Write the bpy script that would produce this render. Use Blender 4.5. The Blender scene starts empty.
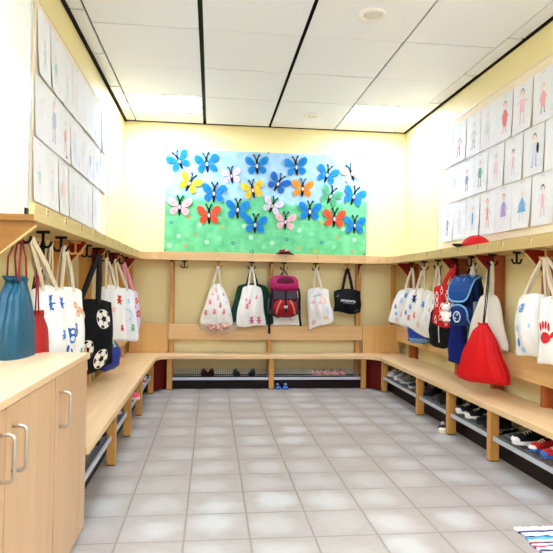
import bpy, bmesh, math, random
from mathutils import Vector, Matrix
C = bpy.context.scene.collection
PI = math.pi
R = math.radians

# ------------------------------------------------------------------ materials
MATS = {}
def new_mat(name):
    m = bpy.data.materials.new(name); m.use_nodes = True
    return m, m.node_tree.nodes, m.node_tree.links, m.node_tree.nodes['Principled BSDF']
def srgb(c):
    def f(v):
        v /= 255.0
        return v / 12.92 if v <= 0.04045 else ((v + 0.055) / 1.055) ** 2.4
    return tuple(f(v) for v in c) + (1,)
def flat(name, rgb, rough=0.6, metal=0.0, var=0.06, scale=18.0, alpha=None, trans=0.0):
    """one colour with a slight procedural mottling of its own"""
    if name in MATS: return MATS[name]
    m, n, l, b = new_mat(name)
    c = srgb(rgb)
    tc = n.new('ShaderNodeTexCoord'); no = n.new('ShaderNodeTexNoise'); no.inputs['Scale'].default_value = scale
    no.inputs['Detail'].default_value = 3
    mx = n.new('ShaderNodeMix'); mx.data_type = 'RGBA'
    mx.inputs[6].default_value = tuple(v * (1 - var) for v in c[:3]) + (1,)
    mx.inputs[7].default_value = tuple(min(1, v * (1 + var)) for v in c[:3]) + (1,)
    l.new(tc.outputs['Object'], no.inputs['Vector']); l.new(no.outputs['Fac'], mx.inputs[0])
    l.new(mx.outputs[2], b.inputs['Base Color'])
    b.inputs['Roughness'].default_value = rough; b.inputs['Metallic'].default_value = metal
    b.inputs['Transmission Weight'].default_value = trans; b.inputs['Specular IOR Level'].default_value = .5 if (rough < .5 or metal) else .18
    if alpha is not None: b.inputs['Alpha'].default_value = alpha
    MATS[name] = m
    return m
def wood(name, a, b_, axis, rough=0.42, s=1.0, spec=0.5):
    if name in MATS: return MATS[name]
    m, n, l, b = new_mat(name)
    tc = n.new('ShaderNodeTexCoord'); mp = n.new('ShaderNodeMapping')
    sc = [26 * s, 26 * s, 26 * s]; sc[axis] = 1.3 * s
    mp.inputs['Scale'].default_value = sc
    no = n.new('ShaderNodeTexNoise'); no.inputs['Scale'].default_value = 1.0; no.inputs['Detail'].default_value = 5
    no.inputs['Roughness'].default_value = 0.6
    cr = n.new('ShaderNodeValToRGB'); cr.color_ramp.elements[0].position = 0.3; cr.color_ramp.elements[1].position = 0.7
    cr.color_ramp.elements[0].color = srgb(b_); cr.color_ramp.elements[1].color = srgb(a)
    l.new(tc.outputs['Object'], mp.inputs['Vector']); l.new(mp.outputs[0], no.inputs['Vector'])
    l.new(no.outputs['Fac'], cr.inputs['Fac']); l.new(cr.outputs[0], b.inputs['Base Color'])
    b.inputs['Roughness'].default_value = rough
    b.inputs['Specular IOR Level'].default_value = spec
    MATS[name] = m
    return m
def emit(name, rgb, strength):
    m, n, l, b = new_mat(name)
    b.inputs['Base Color'].default_value = srgb(rgb)
    b.inputs['Emission Color'].default_value = srgb(rgb); b.inputs['Emission Strength'].default_value = strength
    return m

def M(*rgb, **k):
    return flat('paint_%d_%d_%d%s' % (rgb + (''.join('%s%s' % kv for kv in k.items()),)), rgb, **k)

W_SEAT = wood('beech_along_y', (232, 198, 150), (220, 182, 130), 1)
W_SEATX = wood('beech_along_x', (232, 198, 150), (220, 182, 130), 0)
W_POST = wood('beech_post', (208, 152, 78), (188, 130, 58), 2)
W_RAIL = wood('beech_rail_y', (212, 184, 124), (196, 164, 102), 1)
W_RAILX = wood('beech_rail_x', (228, 188, 134), (214, 170, 114), 0)
W_END = wood('beech_end', (146, 98, 38), (128, 82, 28), 0)
W_PANEL = wood('beech_panel', (220, 174, 108), (208, 158, 92), 2)
W_CAB = wood('cabinet_front', (206, 170, 130), (194, 154, 114), 2, rough=0.38)
W_CABX = wood('cabinet_top', (226, 194, 154), (216, 180, 138), 1, rough=0.35)
RED = M(128, 22, 12, rough=0.5)
DARKRED = M(84, 12, 8, rough=0.5)
SKIRT = M(28, 12, 11, rough=0.5)
STEEL = M(198, 202, 210, rough=0.4, metal=0.25)
BLACKM = M(11, 11, 12, rough=0.5)
BRASS = M(206, 150, 84, rough=0.4)
CLOTH = M(234, 230, 223, rough=0.9)
CLOTH2 = M(226, 220, 206, rough=0.9)
STRAP = M(212, 196, 168, rough=0.9)

# ------------------------------------------------------------------ mesh helpers
class MB:
    def __init__(s, off=(0, 0, 0)):
        s.bm = bmesh.new(); s.mats = []; s.off = Vector(off)
    def mi(s, m):
        if m not in s.mats: s.mats.append(m)
        return s.mats.index(m)
    def v(s, p): return s.bm.verts.new(Vector(p) - s.off)
    def face(s, vs, m):
        try:
            f = s.bm.faces.new(vs); f.material_index = s.mi(m); return f
        except ValueError:
            return None
    def box(s, a, b, m, bev=0.0):
        x0, y0, z0 = a; x1, y1, z1 = b
        tmp = bmesh.new()
        vs = [tmp.verts.new(p) for p in [(x0,y0,z0),(x1,y0,z0),(x1,y1,z0),(x0,y1,z0),(x0,y0,z1),(x1,y0,z1),(x1,y1,z1),(x0,y1,z1)]]
        for q in [(3,2,1,0),(4,5,6,7),(0,1,5,4),(1,2,6,5),(2,3,7,6),(3,0,4,7)]: tmp.faces.new([vs[i] for i in q])
        if bev > 0:
            bmesh.ops.bevel(tmp, geom=tmp.edges[:], offset=bev, segments=2, affect='EDGES', profile=0.6)
        s.merge(tmp, m)
    def merge(s, tmp, m, mat4=None):
        mp = {}
        for w in tmp.verts:
            co = mat4 @ w.co if mat4 else w.co
            mp[w] = s.v(co)
        i = s.mi(m)
        for f in tmp.faces:
            try:
                g = s.bm.faces.new([mp[w] for w in f.verts]); g.material_index = i; g.smooth = f.smooth
            except ValueError: pass
        tmp.free()
    def prism(s, poly, z0, z1, m, bev=0.0):
        """polygon (x,y) extruded in z"""
        tmp = bmesh.new()
        lo = [tmp.verts.new((x, y, z0)) for x, y in poly]; hi = [tmp.verts.new((x, y, z1)) for x, y in poly]
        n = len(poly)
        tmp.faces.new(lo[::-1]); tmp.faces.new(hi)
        for i in range(n): tmp.faces.new([lo[i], lo[(i+1)%n], hi[(i+1)%n], hi[i]])
        bmesh.ops.recalc_face_normals(tmp, faces=tmp.faces[:])
        if bev > 0:
            es = [e for e in tmp.edges if abs(e.verts[0].co.z - e.verts[1].co.z) < 1e-6]
            bmesh.ops.bevel(tmp, geom=es, offset=bev, segments=2, affect='EDGES', profile=0.6)
        s.merge(tmp, m)
    def prism_any(s, pts, d, m):
        """planar polygon of 3d points extruded by vector d"""
        tmp = bmesh.new(); d = Vector(d)
        lo = [tmp.verts.new(Vector(p)) for p in pts]; hi = [tmp.verts.new(Vector(p) + d) for p in pts]
        n = len(pts)
        tmp.faces.new(lo[::-1]); tmp.faces.new(hi)
        for i in range(n): tmp.faces.new([lo[i], lo[(i+1)%n], hi[(i+1)%n], hi[i]])
        bmesh.ops.recalc_face_normals(tmp, faces=tmp.faces[:])
        s.merge(tmp, m)
    def rings(s, rings, m, cap0=True, cap1=True, smooth=True, closed=True):
        vv = [[s.v(p) for p in r] for r in rings]
        n = len(rings[0])
        for a, b in zip(vv, vv[1:]):
            for i in range(n if closed else n - 1):
                f = s.face([a[i], a[(i+1)%n], b[(i+1)%n], b[i]], m)
                if f: f.smooth = smooth
        if cap0:
            f = s.face(vv[0][::-1], m)
        if cap1:
            f = s.face(vv[-1], m)
        return vv
    def tube(s, pts, r, m, n=8, cap=True):
        pts = [Vector(p) for p in pts]; rr = r if isinstance(r, (list, tuple)) else [r] * len(pts)
        rings = []; up = None
        for i, p in enumerate(pts):
            t = (pts[min(i+1, len(pts)-1)] - pts[max(i-1, 0)])
            if t.length < 1e-9: t = Vector((0, 0, 1))
            t.normalize()
            if up is None:
                up = Vector((0, 0, 1)) if abs(t.z) < 0.9 else Vector((1, 0, 0))
            u = (up - t * up.dot(t)); u.normalize(); w = t.cross(u); up = u
            rings.append([p + (u * math.cos(2*PI*k/n) + w * math.sin(2*PI*k/n)) * rr[i] for k in range(n)])
        s.rings(rings, m, cap, cap)
    def ribbon(s, pts, width, thick, m, face=(0, -1, 0)):
        """flat strap along pts; its flat side looks along `face`"""
        pts = [Vector(p) for p in pts]; f = Vector(face).normalized(); rings = []
        for i, p in enumerate(pts):
            t = (pts[min(i+1, len(pts)-1)] - pts[max(i-1, 0)]).normalized()
            w = t.cross(f)
            if w.length < 1e-6: w = Vector((1, 0, 0))
            w.normalize(); nn = w.cross(t).normalized()
            a = w * width / 2; b = nn * thick / 2
            rings.append([p - a - b, p + a - b, p + a + b, p - a + b])
        s.rings(rings, m, smooth=False)
    def ellipsoid(s, c, r, m, nu=20, nv=12, rot=None, z0=-1.0, z1=1.0):
        c = Vector(c); rings = []
        for j in range(nv + 1):
            zz = z0 + (z1 - z0) * j / nv
            ph = math.asin(max(-1, min(1, zz)))
            rings.append([])
            q = max(math.cos(ph), 0.02)
            for i in range(nu):
                p = Vector((r[0]*q*math.cos(2*PI*i/nu), r[1]*q*math.sin(2*PI*i/nu), r[2]*math.sin(ph)))
                if rot: p = rot @ p
                rings[-1].append(c + p)
        s.rings(rings, m)
    def disc(s, c, r, axis, m, n=24, h=0.003):
        """short cylinder; axis is the unit normal"""
        c = Vector(c); a = Vector(axis).normalized()
        s.tube([c - a * h / 2, c + a * h / 2], r, m, n=n)
    def build(s, name, parent=None, loc=None, smooth_angle=None):
        me = bpy.data.meshes.new(name)
        bmesh.ops.recalc_face_normals(s.bm, faces=s.bm.faces[:]) if smooth_angle != 'keep' else None
        s.bm.to_mesh(me); s.bm.free()
        for m in s.mats: me.materials.append(m)
        o = bpy.data.objects.new(name, me); C.objects.link(o)
        if parent: o.parent = parent
        if loc is not None: o.location = loc
        return o

def tag(o, label=None, cat=None, group=None, kind=None):
    if label: o['label'] = label
    if cat: o['category'] = cat
    if group: o['group'] = group
    if kind: o['kind'] = kind
    return o
def thing(name, label, cat, loc=(0, 0, 0), rotz=0.0, group=None):
    o = bpy.data.objects.new(name, None); o.empty_display_size = 0.05; C.objects.link(o)
    o.location = loc; o.rotation_euler = (0, 0, rotz)
    return tag(o, label, cat, group)
def struct(mb, name):
    o = mb.build(name); o['kind'] = 'structure'; return o
def copy_tree(o, parent=None):
    c = o.copy(); C.objects.link(c)
    if parent: c.parent = parent
    for ch in [x for x in o.children]: copy_tree(ch, c)
    return c

# ------------------------------------------------------------------ room shell
XL, XR, D, H = -1.01, 2.29, 6.70, 3.01
YN = -1.6
def wall_paint():
    m, n, l, b = new_mat('yellow_wall_paint')
    tc = n.new('ShaderNodeTexCoord'); no = n.new('ShaderNodeTexNoise'); no.inputs['Scale'].default_value = 3
    mx = n.new('ShaderNodeMix'); mx.data_type = 'RGBA'
    mx.inputs[6].default_value = srgb((238, 221, 162)); mx.inputs[7].default_value = srgb((240, 224, 168))
    l.new(tc.outputs['Object'], no.inputs['Vector']); l.new(no.outputs['Fac'], mx.inputs[0]); l.new(mx.outputs[2], b.inputs['Base Color'])
    no2 = n.new('ShaderNodeTexNoise'); no2.inputs['Scale'].default_value = 160
    bp = n.new('ShaderNodeBump'); bp.inputs['Strength'].default_value = 0.08
    l.new(tc.outputs['Object'], no2.inputs['Vector']); l.new(no2.outputs['Fac'], bp.inputs['Height']); l.new(bp.outputs[0], b.inputs['Normal'])
    b.inputs['Roughness'].default_value = 0.6
    return m
WALL = wall_paint()
def floor_mat():
    m, n, l, b = new_mat('glazed_floor_tiles')
    T = 0.30
    tc = n.new('ShaderNodeTexCoord'); sep = n.new('ShaderNodeSeparateXYZ'); l.new(tc.outputs['Object'], sep.inputs[0])
    def math_(op, a, bv=None, clamp=False):
        q = n.new('ShaderNodeMath'); q.operation = op; q.use_clamp = clamp
        for k, vv in enumerate((a, bv)):
            if vv is None: continue
            if isinstance(vv, (int, float)): q.inputs[k].default_value = vv
            else: l.new(vv, q.inputs[k])
        return q.outputs[0]
    u = math_('DIVIDE', math_('SUBTRACT', sep.outputs[0], -0.4041), T); v = math_('DIVIDE', math_('SUBTRACT', sep.outputs[1], 2.6469), T)
    fu = math_('FRACT', u); fv = math_('FRACT', v); iu = math_('FLOOR', u); iv = math_('FLOOR', v)
    du = math_('MINIMUM', fu, math_('SUBTRACT', 1.0, fu)); dv = math_('MINIMUM', fv, math_('SUBTRACT', 1.0, fv))
    d = math_('MINIMUM', du, dv)
    cmb = n.new('ShaderNodeCombineXYZ'); l.new(iu, cmb.inputs[0]); l.new(iv, cmb.inputs[1])
    wn = n.new('ShaderNodeTexWhiteNoise'); l.new(cmb.outputs[0], wn.inputs['Vector'])
    sc = n.new('ShaderNodeSeparateColor'); l.new(wn.outputs['Color'], sc.inputs[0])
    # reflected light painted into the colour: pale centre, shifted from tile to tile
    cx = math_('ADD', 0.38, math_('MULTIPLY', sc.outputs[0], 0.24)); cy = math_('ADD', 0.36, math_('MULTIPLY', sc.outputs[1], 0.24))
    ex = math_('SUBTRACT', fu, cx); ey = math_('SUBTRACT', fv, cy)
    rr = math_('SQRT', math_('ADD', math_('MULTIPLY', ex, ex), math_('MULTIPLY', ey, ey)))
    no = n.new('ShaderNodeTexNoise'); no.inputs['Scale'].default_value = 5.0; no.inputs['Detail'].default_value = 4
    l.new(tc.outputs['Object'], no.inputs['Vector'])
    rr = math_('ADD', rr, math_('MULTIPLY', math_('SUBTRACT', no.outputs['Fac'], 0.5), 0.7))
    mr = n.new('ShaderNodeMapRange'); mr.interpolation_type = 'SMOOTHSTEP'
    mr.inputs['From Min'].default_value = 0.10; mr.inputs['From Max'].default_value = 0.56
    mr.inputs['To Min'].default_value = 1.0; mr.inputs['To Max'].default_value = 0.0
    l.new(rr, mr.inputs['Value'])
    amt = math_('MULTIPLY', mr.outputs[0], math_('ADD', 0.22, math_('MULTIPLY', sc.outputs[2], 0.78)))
    n3 = n.new('ShaderNodeTexNoise'); n3.inputs['Scale'].default_value = 22; n3.inputs['Detail'].default_value = 5
    l.new(tc.outputs['Object'], n3.inputs['Vector'])
    base = n.new('ShaderNodeMix'); base.data_type = 'RGBA'
    base.inputs[6].default_value = srgb((152, 141, 132)); base.inputs[7].default_value = srgb((170, 159, 150))
    l.new(n3.outputs['Fac'], base.inputs[0])
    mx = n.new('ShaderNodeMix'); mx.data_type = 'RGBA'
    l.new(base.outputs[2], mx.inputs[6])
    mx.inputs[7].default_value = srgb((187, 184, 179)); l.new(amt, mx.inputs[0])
    g = n.new('ShaderNodeMapRange'); g.inputs['From Min'].default_value = 0.008; g.inputs['From Max'].default_value = 0.022
    l.new(d, g.inputs['Value'])
    gm = n.new('ShaderNodeMix'); gm.data_type = 'RGBA'; gm.inputs[6].default_value = srgb((140, 128, 116))
    l.new(mx.outputs[2], gm.inputs[7]); l.new(g.outputs[0], gm.inputs[0]); l.new(gm.outputs[2], b.inputs['Base Color'])
    bp = n.new('ShaderNodeBump'); bp.inputs['Strength'].default_value = 0.35; bp.inputs['Distance'].default_value = 0.004
    l.new(g.outputs[0], bp.inputs['Height']); l.new(bp.outputs[0], b.inputs['Normal'])
    b.inputs['Roughness'].default_value = 0.38; b.inputs['Specular IOR Level'].default_value = 0.45
    return m
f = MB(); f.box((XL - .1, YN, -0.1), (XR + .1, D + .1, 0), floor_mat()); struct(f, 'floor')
f = MB(); f.box((XL - .1, YN, 0), (XL, D + .1, 3.2), WALL); struct(f, 'wall_left')
f = MB(); f.box((XR, YN, 0), (XR + .1, D + .1, 3.2), WALL); struct(f, 'wall_right')
f = MB(); f.box((XL, D, 0), (XR, D + .1, 3.2), WALL); struct(f, 'wall_back')
f = MB(); f.box((XL, D - .014, 0), (XR, D, .12), SKIRT); struct(f, 'baseboard_back')
f = MB(); f.box((XL, 2.9, 0), (XL + .014, D - .02, .12), SKIRT); struct(f, 'baseboard_left')
f = MB(); f.box((XR - .014, 2.2, 0), (XR, D - .02, .12), SKIRT); struct(f, 'baseboard_right')

# ceiling: white metal panels with shadow gaps under a dark void
CEIL = M(240, 243, 252, rough=0.5, var=0.015, scale=60)
VOID = M(30, 22, 20, rough=0.9)
GREENV = M(40, 52, 26, rough=0.7)
f = MB()
f.box((XL - .1, YN, 3.07), (XR + .1, D + .1, 3.2), VOID)
cols = [(-.985, -.892), (-.878, -.122), (-.088, .636), (.666, 1.413), (1.427, 2.146), (2.154, 2.268)]
rows = [6.69, 6.295, 5.735, 4.97, 4.203, 3.44, 2.67, 1.9, 1.13, .36, -.41, -1.18]
LIGHT_ROWS = (1, 7, 9)  # back row is in view; nearer rows are unseen panels added for light
stripL = [6.69, 6.295, 5.56, 4.775, 4.02, 3.25, 2.5, 1.7, .9, .1, -.7, -1.5]
for ci, (a, b) in enumerate(cols):
    rs = rows
    if ci in (0, 5): rs = stripL
    if ci in (2, 3): rs = [6.69] + rows[2:]
    for ri in range(len(rs) - 1):
        y1, y0 = rs[ri], rs[ri + 1]
        if ci in (1, 4) and ri in LIGHT_ROWS: continue
        gp = .006 if ci not in (0, 5) else .011
        dz = 0.0015 * ((ri * 7 + ci * 3) % 3)
        f.box((a, y0 + gp, 3.012 + dz), (b, y1 - gp, 3.03), CEIL, bev=.0025)
f.box((-.118, YN, 3.045), (-.092, D, 3.069), GREENV)
f.box((XL, YN, 2.998), (XL + .026, D, 3.07), VOID); f.box((XR - .014, YN, 3.0), (XR, D, 3.07), VOID); f.box((XL, D - .008, 3.004), (XR, D, 3.07), VOID)
struct(f, 'ceiling')

LAMP = emit('light_diffuser', (210, 227, 255), 23.0)
FRAME = M(236, 234, 230, rough=0.4)
n_l = 0
where = {(1, 1): 'left back of the ceiling, above the mural', (4, 1): 'right back corner of the ceiling'}
for ci in (1, 4):
    for ri in LIGHT_ROWS:
        a, b = cols[ci]; y1, y0 = rows[ri], rows[ri + 1]
        lab = 'glowing square ceiling light panel in the ' + where.get((ci, ri), '%s column, added unseen %s the camera' % (('left', 'right')[ci == 4], ('behind', 'just ahead of')[ri == 7]))
        t = thing('ceiling_light', lab, 'light', (a + (b - a) / 2, (y0 + y1) / 2, 3.012), 0, 'ceiling light panels')
        q = MB((a + (b - a) / 2, (y0 + y1) / 2, 3.012))
        q.box((a, y0 + .004, 3.012), (b, y0 + .02, 3.04), FRAME); q.box((a, y1 - .02, 3.012), (b, y1 - .004, 3.04), FRAME)
        q.box((a, y0 + .02, 3.012), (a + .014, y1 - .02, 3.04), FRAME); q.box((b - .014, y0 + .02, 3.012), (b, y1 - .02, 3.04), FRAME)
        for k in (1, 2):
            xx = a + (b - a) * k / 3
            q.box((xx - .003, y0 + .02, 3.013), (xx + .003, y1 - .02, 3.022), FRAME)
        q.build('frame', t)
        q = MB((a + (b - a) / 2, (y0 + y1) / 2, 3.012))
        q.box((a + .014, y0 + .02, 3.0225), (b - .014, y1 - .02, 3.03), LAMP); q.build('diffuser', t)
LENS = M(226, 222, 214, rough=0.25)
for (x, y, lab) in ((1.058, 3.80, 'round white recessed downlight nearer the camera, in the ceiling'), (1.061, 6.16, 'round white recessed downlight close above the mural wall')):
    t = thing('downlight', lab, 'light', (x, y, 2.995), 0, 'recessed downlights')
    q = MB(); rg = []
    for r_, z in ((.098, .017), (.098, .006), (.088, .0), (.066, .004), (.058, .016)):
        rg.append([(r_ * math.cos(2*PI*k/36), r_ * math.sin(2*PI*k/36), z) for k in range(36)])
    q.rings(rg, FRAME, False, False); q.build('trim_ring', t)
    q = MB(); q.ellipsoid((0, 0, .016), (.058, .058, .012), LENS, 28, 8); q.build('lens', t)

# ------------------------------------------------------------------ cloakroom furniture
ZS0, ZS1 = .34, .38          # seat
ZB0, ZB1 = .53, .70          # backrest
def posts(t, off, spots, m=W_POST):
    for (x0, y0, x1, y1) in spots:
        q = MB(off); q.box((x0, y0, .006), (x1, y1, ZS0), m, .003)
        q2 = q.build('post', t)
        e = MB(off); e.box((x0 + .002, y0 + .002, 0), (x1 - .002, y1 - .002, .008), BLACKM); e.build('foot_cap', q2)
# back bench with its two corner pieces
t = thing('cloakroom_bench', 'beech bench along the back wall under the mural, joining both side benches', 'bench', (.65, 6.5, 0), 0, 'cloakroom benches')
off = (.65, 6.5, 0)
q = MB(off)
q.prism([(-.93, 6.64), (-.93, 5.9), (-.567, 5.9), (-.567, 6.2), (-.53, 6.29), (-.44, 6.345), (1.73, 6.345), (1.82, 6.29), (1.866, 6.2), (1.866, 5.9), (2.235, 5.9), (2.235, 6.64)], ZS0, ZS1, W_SEATX, .004)
q.build('seat', t)
posts(t, off, [(-.465, 6.375, -.407, 6.425), (.655, 6.375, .71, 6.425), (1.704, 6.375, 1.759, 6.425)])
q = MB(off); q.box((-.47, 6.575, ZB0), (1.765, 6.597, ZB1), W_RAILX, .003); q.build('backrest', t)
for x0, x1 in ((-.90, -.474), (1.769, 2.21)):
    q = MB(off); q.box((x0, 6.57, ZS1 + .001), (x1, 6.595, .712), W_PANEL, .003); q.build('corner_panel', t)
for pts in (((-.60, 6.21), (-.47, 6.43)), ((1.885, 6.23), (1.76, 6.43))):
    (x0, y0), (x1, y1) = pts
    dx, dy = (y1 - y0), -(x1 - x0); L = math.hypot(dx, dy); s_ = -1 if x0 < 0 else 1
    dx, dy = s_ * abs(dx) / L * .018, abs(dy) / L * .018
    q = MB(off); q.prism([(x0, y0), (x1, y1), (x1 + dx, y1 + dy), (x0 + dx, y0 + dy)], .02, ZS0 - .001, DARKRED)
    q.build('corner_infill', t)
q = MB(off); q.box((-.60, 6.445, .0), (1.90, 6.46, .10), SKIRT); q.build('plinth', t)
# left bench
off = (-.75, 4.4, 0)
t = thing('cloakroom_bench', 'beech bench along the left wall, running out from behind the cabinet', 'bench', off, 0, 'cloakroom benches')
q = MB(off); q.box((-.93, 2.84, ZS0), (-.567, 5.898, ZS1), W_SEAT, .004); q.build('seat', t)
posts(t, off, [(-.642, y, -.588, y + .05) for y in (3.76, 4.455, 5.152)] + [(-.642, 6.152, -.588, 6.2)])
q = MB(off); q.box((-.895, 2.84, ZB0), (-.873, 6.565, ZB1), wood('beech_back_y', (222, 182, 124), (208, 164, 104), 1), .003); q.build('backrest', t)
q = MB(off); q.box((-.70, 2.84, .0), (-.685, 6.43, .13), SKIRT); q.build('plinth', t)
# right bench
off = (2.05, 4.2, 0)
t = thing('cloakroom_bench', 'beech bench along the right wall, with the red drawstring bag hanging over it', 'bench', off, 0, 'cloakroom benches')
q = MB(off); q.box((1.866, 2.3, ZS0), (2.235, 5.898, ZS1), W_SEAT, .004); q.build('seat', t)
posts(t, off, [(1.876, y, 1.940, y + .05) for y in (2.85, 3.69, 4.376, 5.06)] + [(1.884, 6.172, 1.944, 6.215)])
q = MB(off); q.box((2.165, 2.3, ZB0), (2.187, 6.565, ZB1), MATS['beech_back_y'], .003); q.build('backrest', t)

q = MB(off); q.box((1.985, 2.3, .0), (2.0, 6.43, .125), SKIRT); q.build('plinth', t)
# coat shelves
ZL0, ZL1, ZT = 1.42, 1.446, 1.494
def hook(t, off, x, y, ang, m):
    """double coat hook screwed under the shelf; prongs lie along direction ang"""
    q = MB(off); c, s = math.cos(ang), math.sin(ang)
    def P(a, z, w=0): return (x + a * c - w * s, y + a * s + w * c, z)
    tmp = []
    q.tube([P(-.032, 1.412), P(.032, 1.412)], .0075, m, 8)
    q.tube([P(0, 1.418), P(0, 1.342)], [.008, .007], m, 8)
    for d in (-1, 1):
        q.tube([P(0, 1.346), P(.014 * d, 1.337), P(.028 * d, 1.339), P(.038 * d, 1.350), P(.042 * d, 1.368)], [.007, .007, .0065, .006, .0068], m, 8)
    return q.build('coat_hook', t)
TAGM = M(196, 160, 92, rough=0.5); TAGP = M(226, 200, 150, rough=0.6); INK = M(96, 70, 40, rough=0.7)
def tag_mesh(t, off, p, n, seed):
    """small tag clip on the lip, normal n (unit xy)"""
    q = MB(off); rnd = random.Random(seed); nx, ny = n; tx, ty = -ny, nx
    def B(a0, a1, z0, z1, d0, d1, m):
        pts = [(p[0] + tx * a + nx * d0, p[1] + ty * a + ny * d0, z) for a, z in ((a0, z0), (a1, z0), (a1, z1), (a0, z1))]
        q.prism_any(pts, (nx * (d1 - d0), ny * (d1 - d0), 0), m)
    B(-.012, .012, p[2] - .02, p[2] + .02, .0, .004, TAGP)
    B(-.005, .005, p[2] + .004, p[2] + .016, .0042, .006, INK)
    B(-.006, .002, p[2] - .014, p[2] - .003, .0042, .006, INK)
    q.build('number_tag', t)
def bracket(t, off, axis, along, front, rear, m, z0=1.275):
    """triangular shelf bracket with a pale front edge; axis 0: side walls, 1: back wall"""
    q = MB(off); w = .024
    tri = [(front, 1.419), (rear, 1.419), (rear, z0), (front, 1.40)]
    if axis == 0: q.prism_any([(a, along, z) for a, z in tri], (0, w, 0), m)
    else: q.prism_any([(along, a, z) for a, z in tri], (w, 0, 0), m)
    b = q.build('bracket', t)
    q = MB(off); d = Vector((rear - front, 0, z0 - 1.40)).normalized(); nn = Vector((d.z, 0, -d.x)) * .006
    if (nn.z > 0): nn = -nn
    a_, b_ = (front, 1.40), (rear, z0)
    if axis == 0: q.prism_any([(a_[0], along, a_[1]), (b_[0], along, b_[1]), (b_[0] + nn.x, along, b_[1] + nn.z), (a_[0] + nn.x, along, a_[1] + nn.z)], (0, w, 0), W_RAIL)
    else: q.prism_any([(along, a_[0], a_[1]), (along, b_[0], b_[1]), (along, b_[0] + nn.x, b_[1] + nn.z), (along, a_[0] + nn.x, a_[1] + nn.z)], (w, 0, 0), W_RAIL)
    q.build('edge_strip', b)
def upright(t, off, a, b, m=W_POST, side=None):
    q = MB(off); q.box((a[0], a[1], 0.0), (b[0], b[1], 1.419), m, .003); u = q.build('upright', t)
    return u

HY_L = [2.70, 3.03, 3.38, 3.73, 4.07, 4.42, 4.77, 5.13, 5.48, 5.83]
HY_R = [3.06, 3.41, 3.76, 4.106, 4.456, 4.80, 5.15, 5.496, 5.85]
HX_B = [-.302, .075, .452, .822, 1.19, 1.557]
HXL, HXR, HYB = -.85, 2.09, 6.53
# left shelf
off = (-.85, 4.2, 1.42)
t = thing('coat_shelf', 'beech coat shelf with hooks on the left wall, under the left pinboard', 'shelf', off, 0, 'coat shelves')
q = MB(off); q.box((-1.008, 2.52, ZL0), (-.742, 5.9, ZL1), W_RAIL, .002); q.build('shelf_board', t)
q = MB(off); q.box((-.768, 2.521, ZL1), (-.744, 5.9, ZT), W_RAIL, .002); q.build('lip', t)
q = MB(off); q.box((-1.0, 2.514, ZL0 + .001), (-.745, 2.52, ZL1 - .001), W_END); q.build('end_edging', t)
bracket(t, off, 0, 2.535, -.745, -.895, W_END)
for y in (3.765, 4.46, 5.155, 6.15): bracket(t, off, 0, y, -.80, -.895, RED)
for y in (2.525, 3.76, 4.455, 5.15, 6.145): upright(t, off, (-.99, y, 0), (-.897, y + .045, 0))
for i, y in enumerate(HY_L):
    hook(t, off, HXL, y, 0.0 if i not in (3,) else .4, BRASS if i in (3,) else BLACKM)
    tag_mesh(t, off, (-.7435, y, 1.470), (1, 0), i)
# right shelf
off = (2.1, 4.2, 1.42)
t = thing('coat_shelf', 'beech coat shelf with hooks on the right wall, carrying the red cap', 'shelf', off, 0, 'coat shelves')
q = MB(off); q.box((1.984, 2.3, ZL0), (2.288, 5.9, ZL1), W_RAIL, .002); q.build('shelf_board', t)
q = MB(off); q.box((1.986, 2.3, ZL1), (2.010, 5.9, ZT), W_RAIL, .002); q.build('lip', t)
for y in (2.90, 3.57, 4.275, 4.93, 6.17): bracket(t, off, 0, y, 2.05, 2.19, RED, 1.25)
for y in (2.90, 3.58, 4.28, 4.94, 6.16): upright(t, off, (2.19, y, 0), (2.283, y + .045, 0), wood('dark_beech_post', (172, 92, 38), (146, 62, 26), 2))
for i, y in enumerate(HY_R):
    hook(t, off, HXR, y, 0.0 if i % 2 else .25, BRASS if i in (1,) else BLACKM)
    tag_mesh(t, off, (1.9855, y, 1.470), (-1, 0), i + 40)
# back shelf and rounded corners
off = (.65, 6.55, 1.42)
t = thing('coat_shelf', 'beech coat shelf with hooks on the back wall, directly below the butterfly mural', 'shelf', off, 0, 'coat shelves')
path = [(-.742, 5.902), (-.742, 6.22), (-.715, 6.33), (-.66, 6.40), (-.58, 6.42), (1.75, 6.42), (1.87, 6.385), (1.95, 6.29), (1.984, 6.15), (1.984, 5.902)]
q = MB(off); q.prism([(-1.008, 6.698), (-1.008, 5.902)] + path + [(2.288, 5.902), (2.288, 6.698)], ZL0, ZL1, W_RAILX, .002); q.build('shelf_board', t)
inn = [(-.766, 5.902), (-.766, 6.23), (-.737, 6.345), (-.675, 6.422), (-.585, 6.444), (1.757, 6.444), (1.885, 6.405), (1.972, 6.30), (2.008, 6.155), (2.008, 5.902)]
zt = [ZT, ZT, ZT + .004, ZT + .010, ZT + .014, ZT + .014, ZT + .010, ZT + .004, ZT, ZT]
q = MB(off); q.rings([[(a[0], a[1], ZL1), (a[0], a[1], z), (b[0], b[1], z), (b[0], b[1], ZL1)] for a, b, z in zip(path, inn, zt)], W_RAILX, smooth=False); q.build('lip', t)
for x in (-.452, .668, 1.706): bracket(t, off, 1, x, 6.48, 6.60, RED)
for x in (-.465, .655, 1.692): upright(t, off, (x, 6.60, 0), (x + .052, 6.685, 0))
for x in (-.90, 2.15):
    upright(t, off, (x - .02, 6.61, .72), (x + .02, 6.69, 0))
for i, x in enumerate(HX_B):
    hook(t, off, x, HYB, 0.0 if i % 2 == 0 else .2, BRASS if i in (1, 5) else BLACKM)
    if i: tag_mesh(t, off, (x, 6.4195, 1.474), (0, -1), i + 80)

WIRE = M(128, 130, 136, rough=.35, metal=.7)
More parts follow.
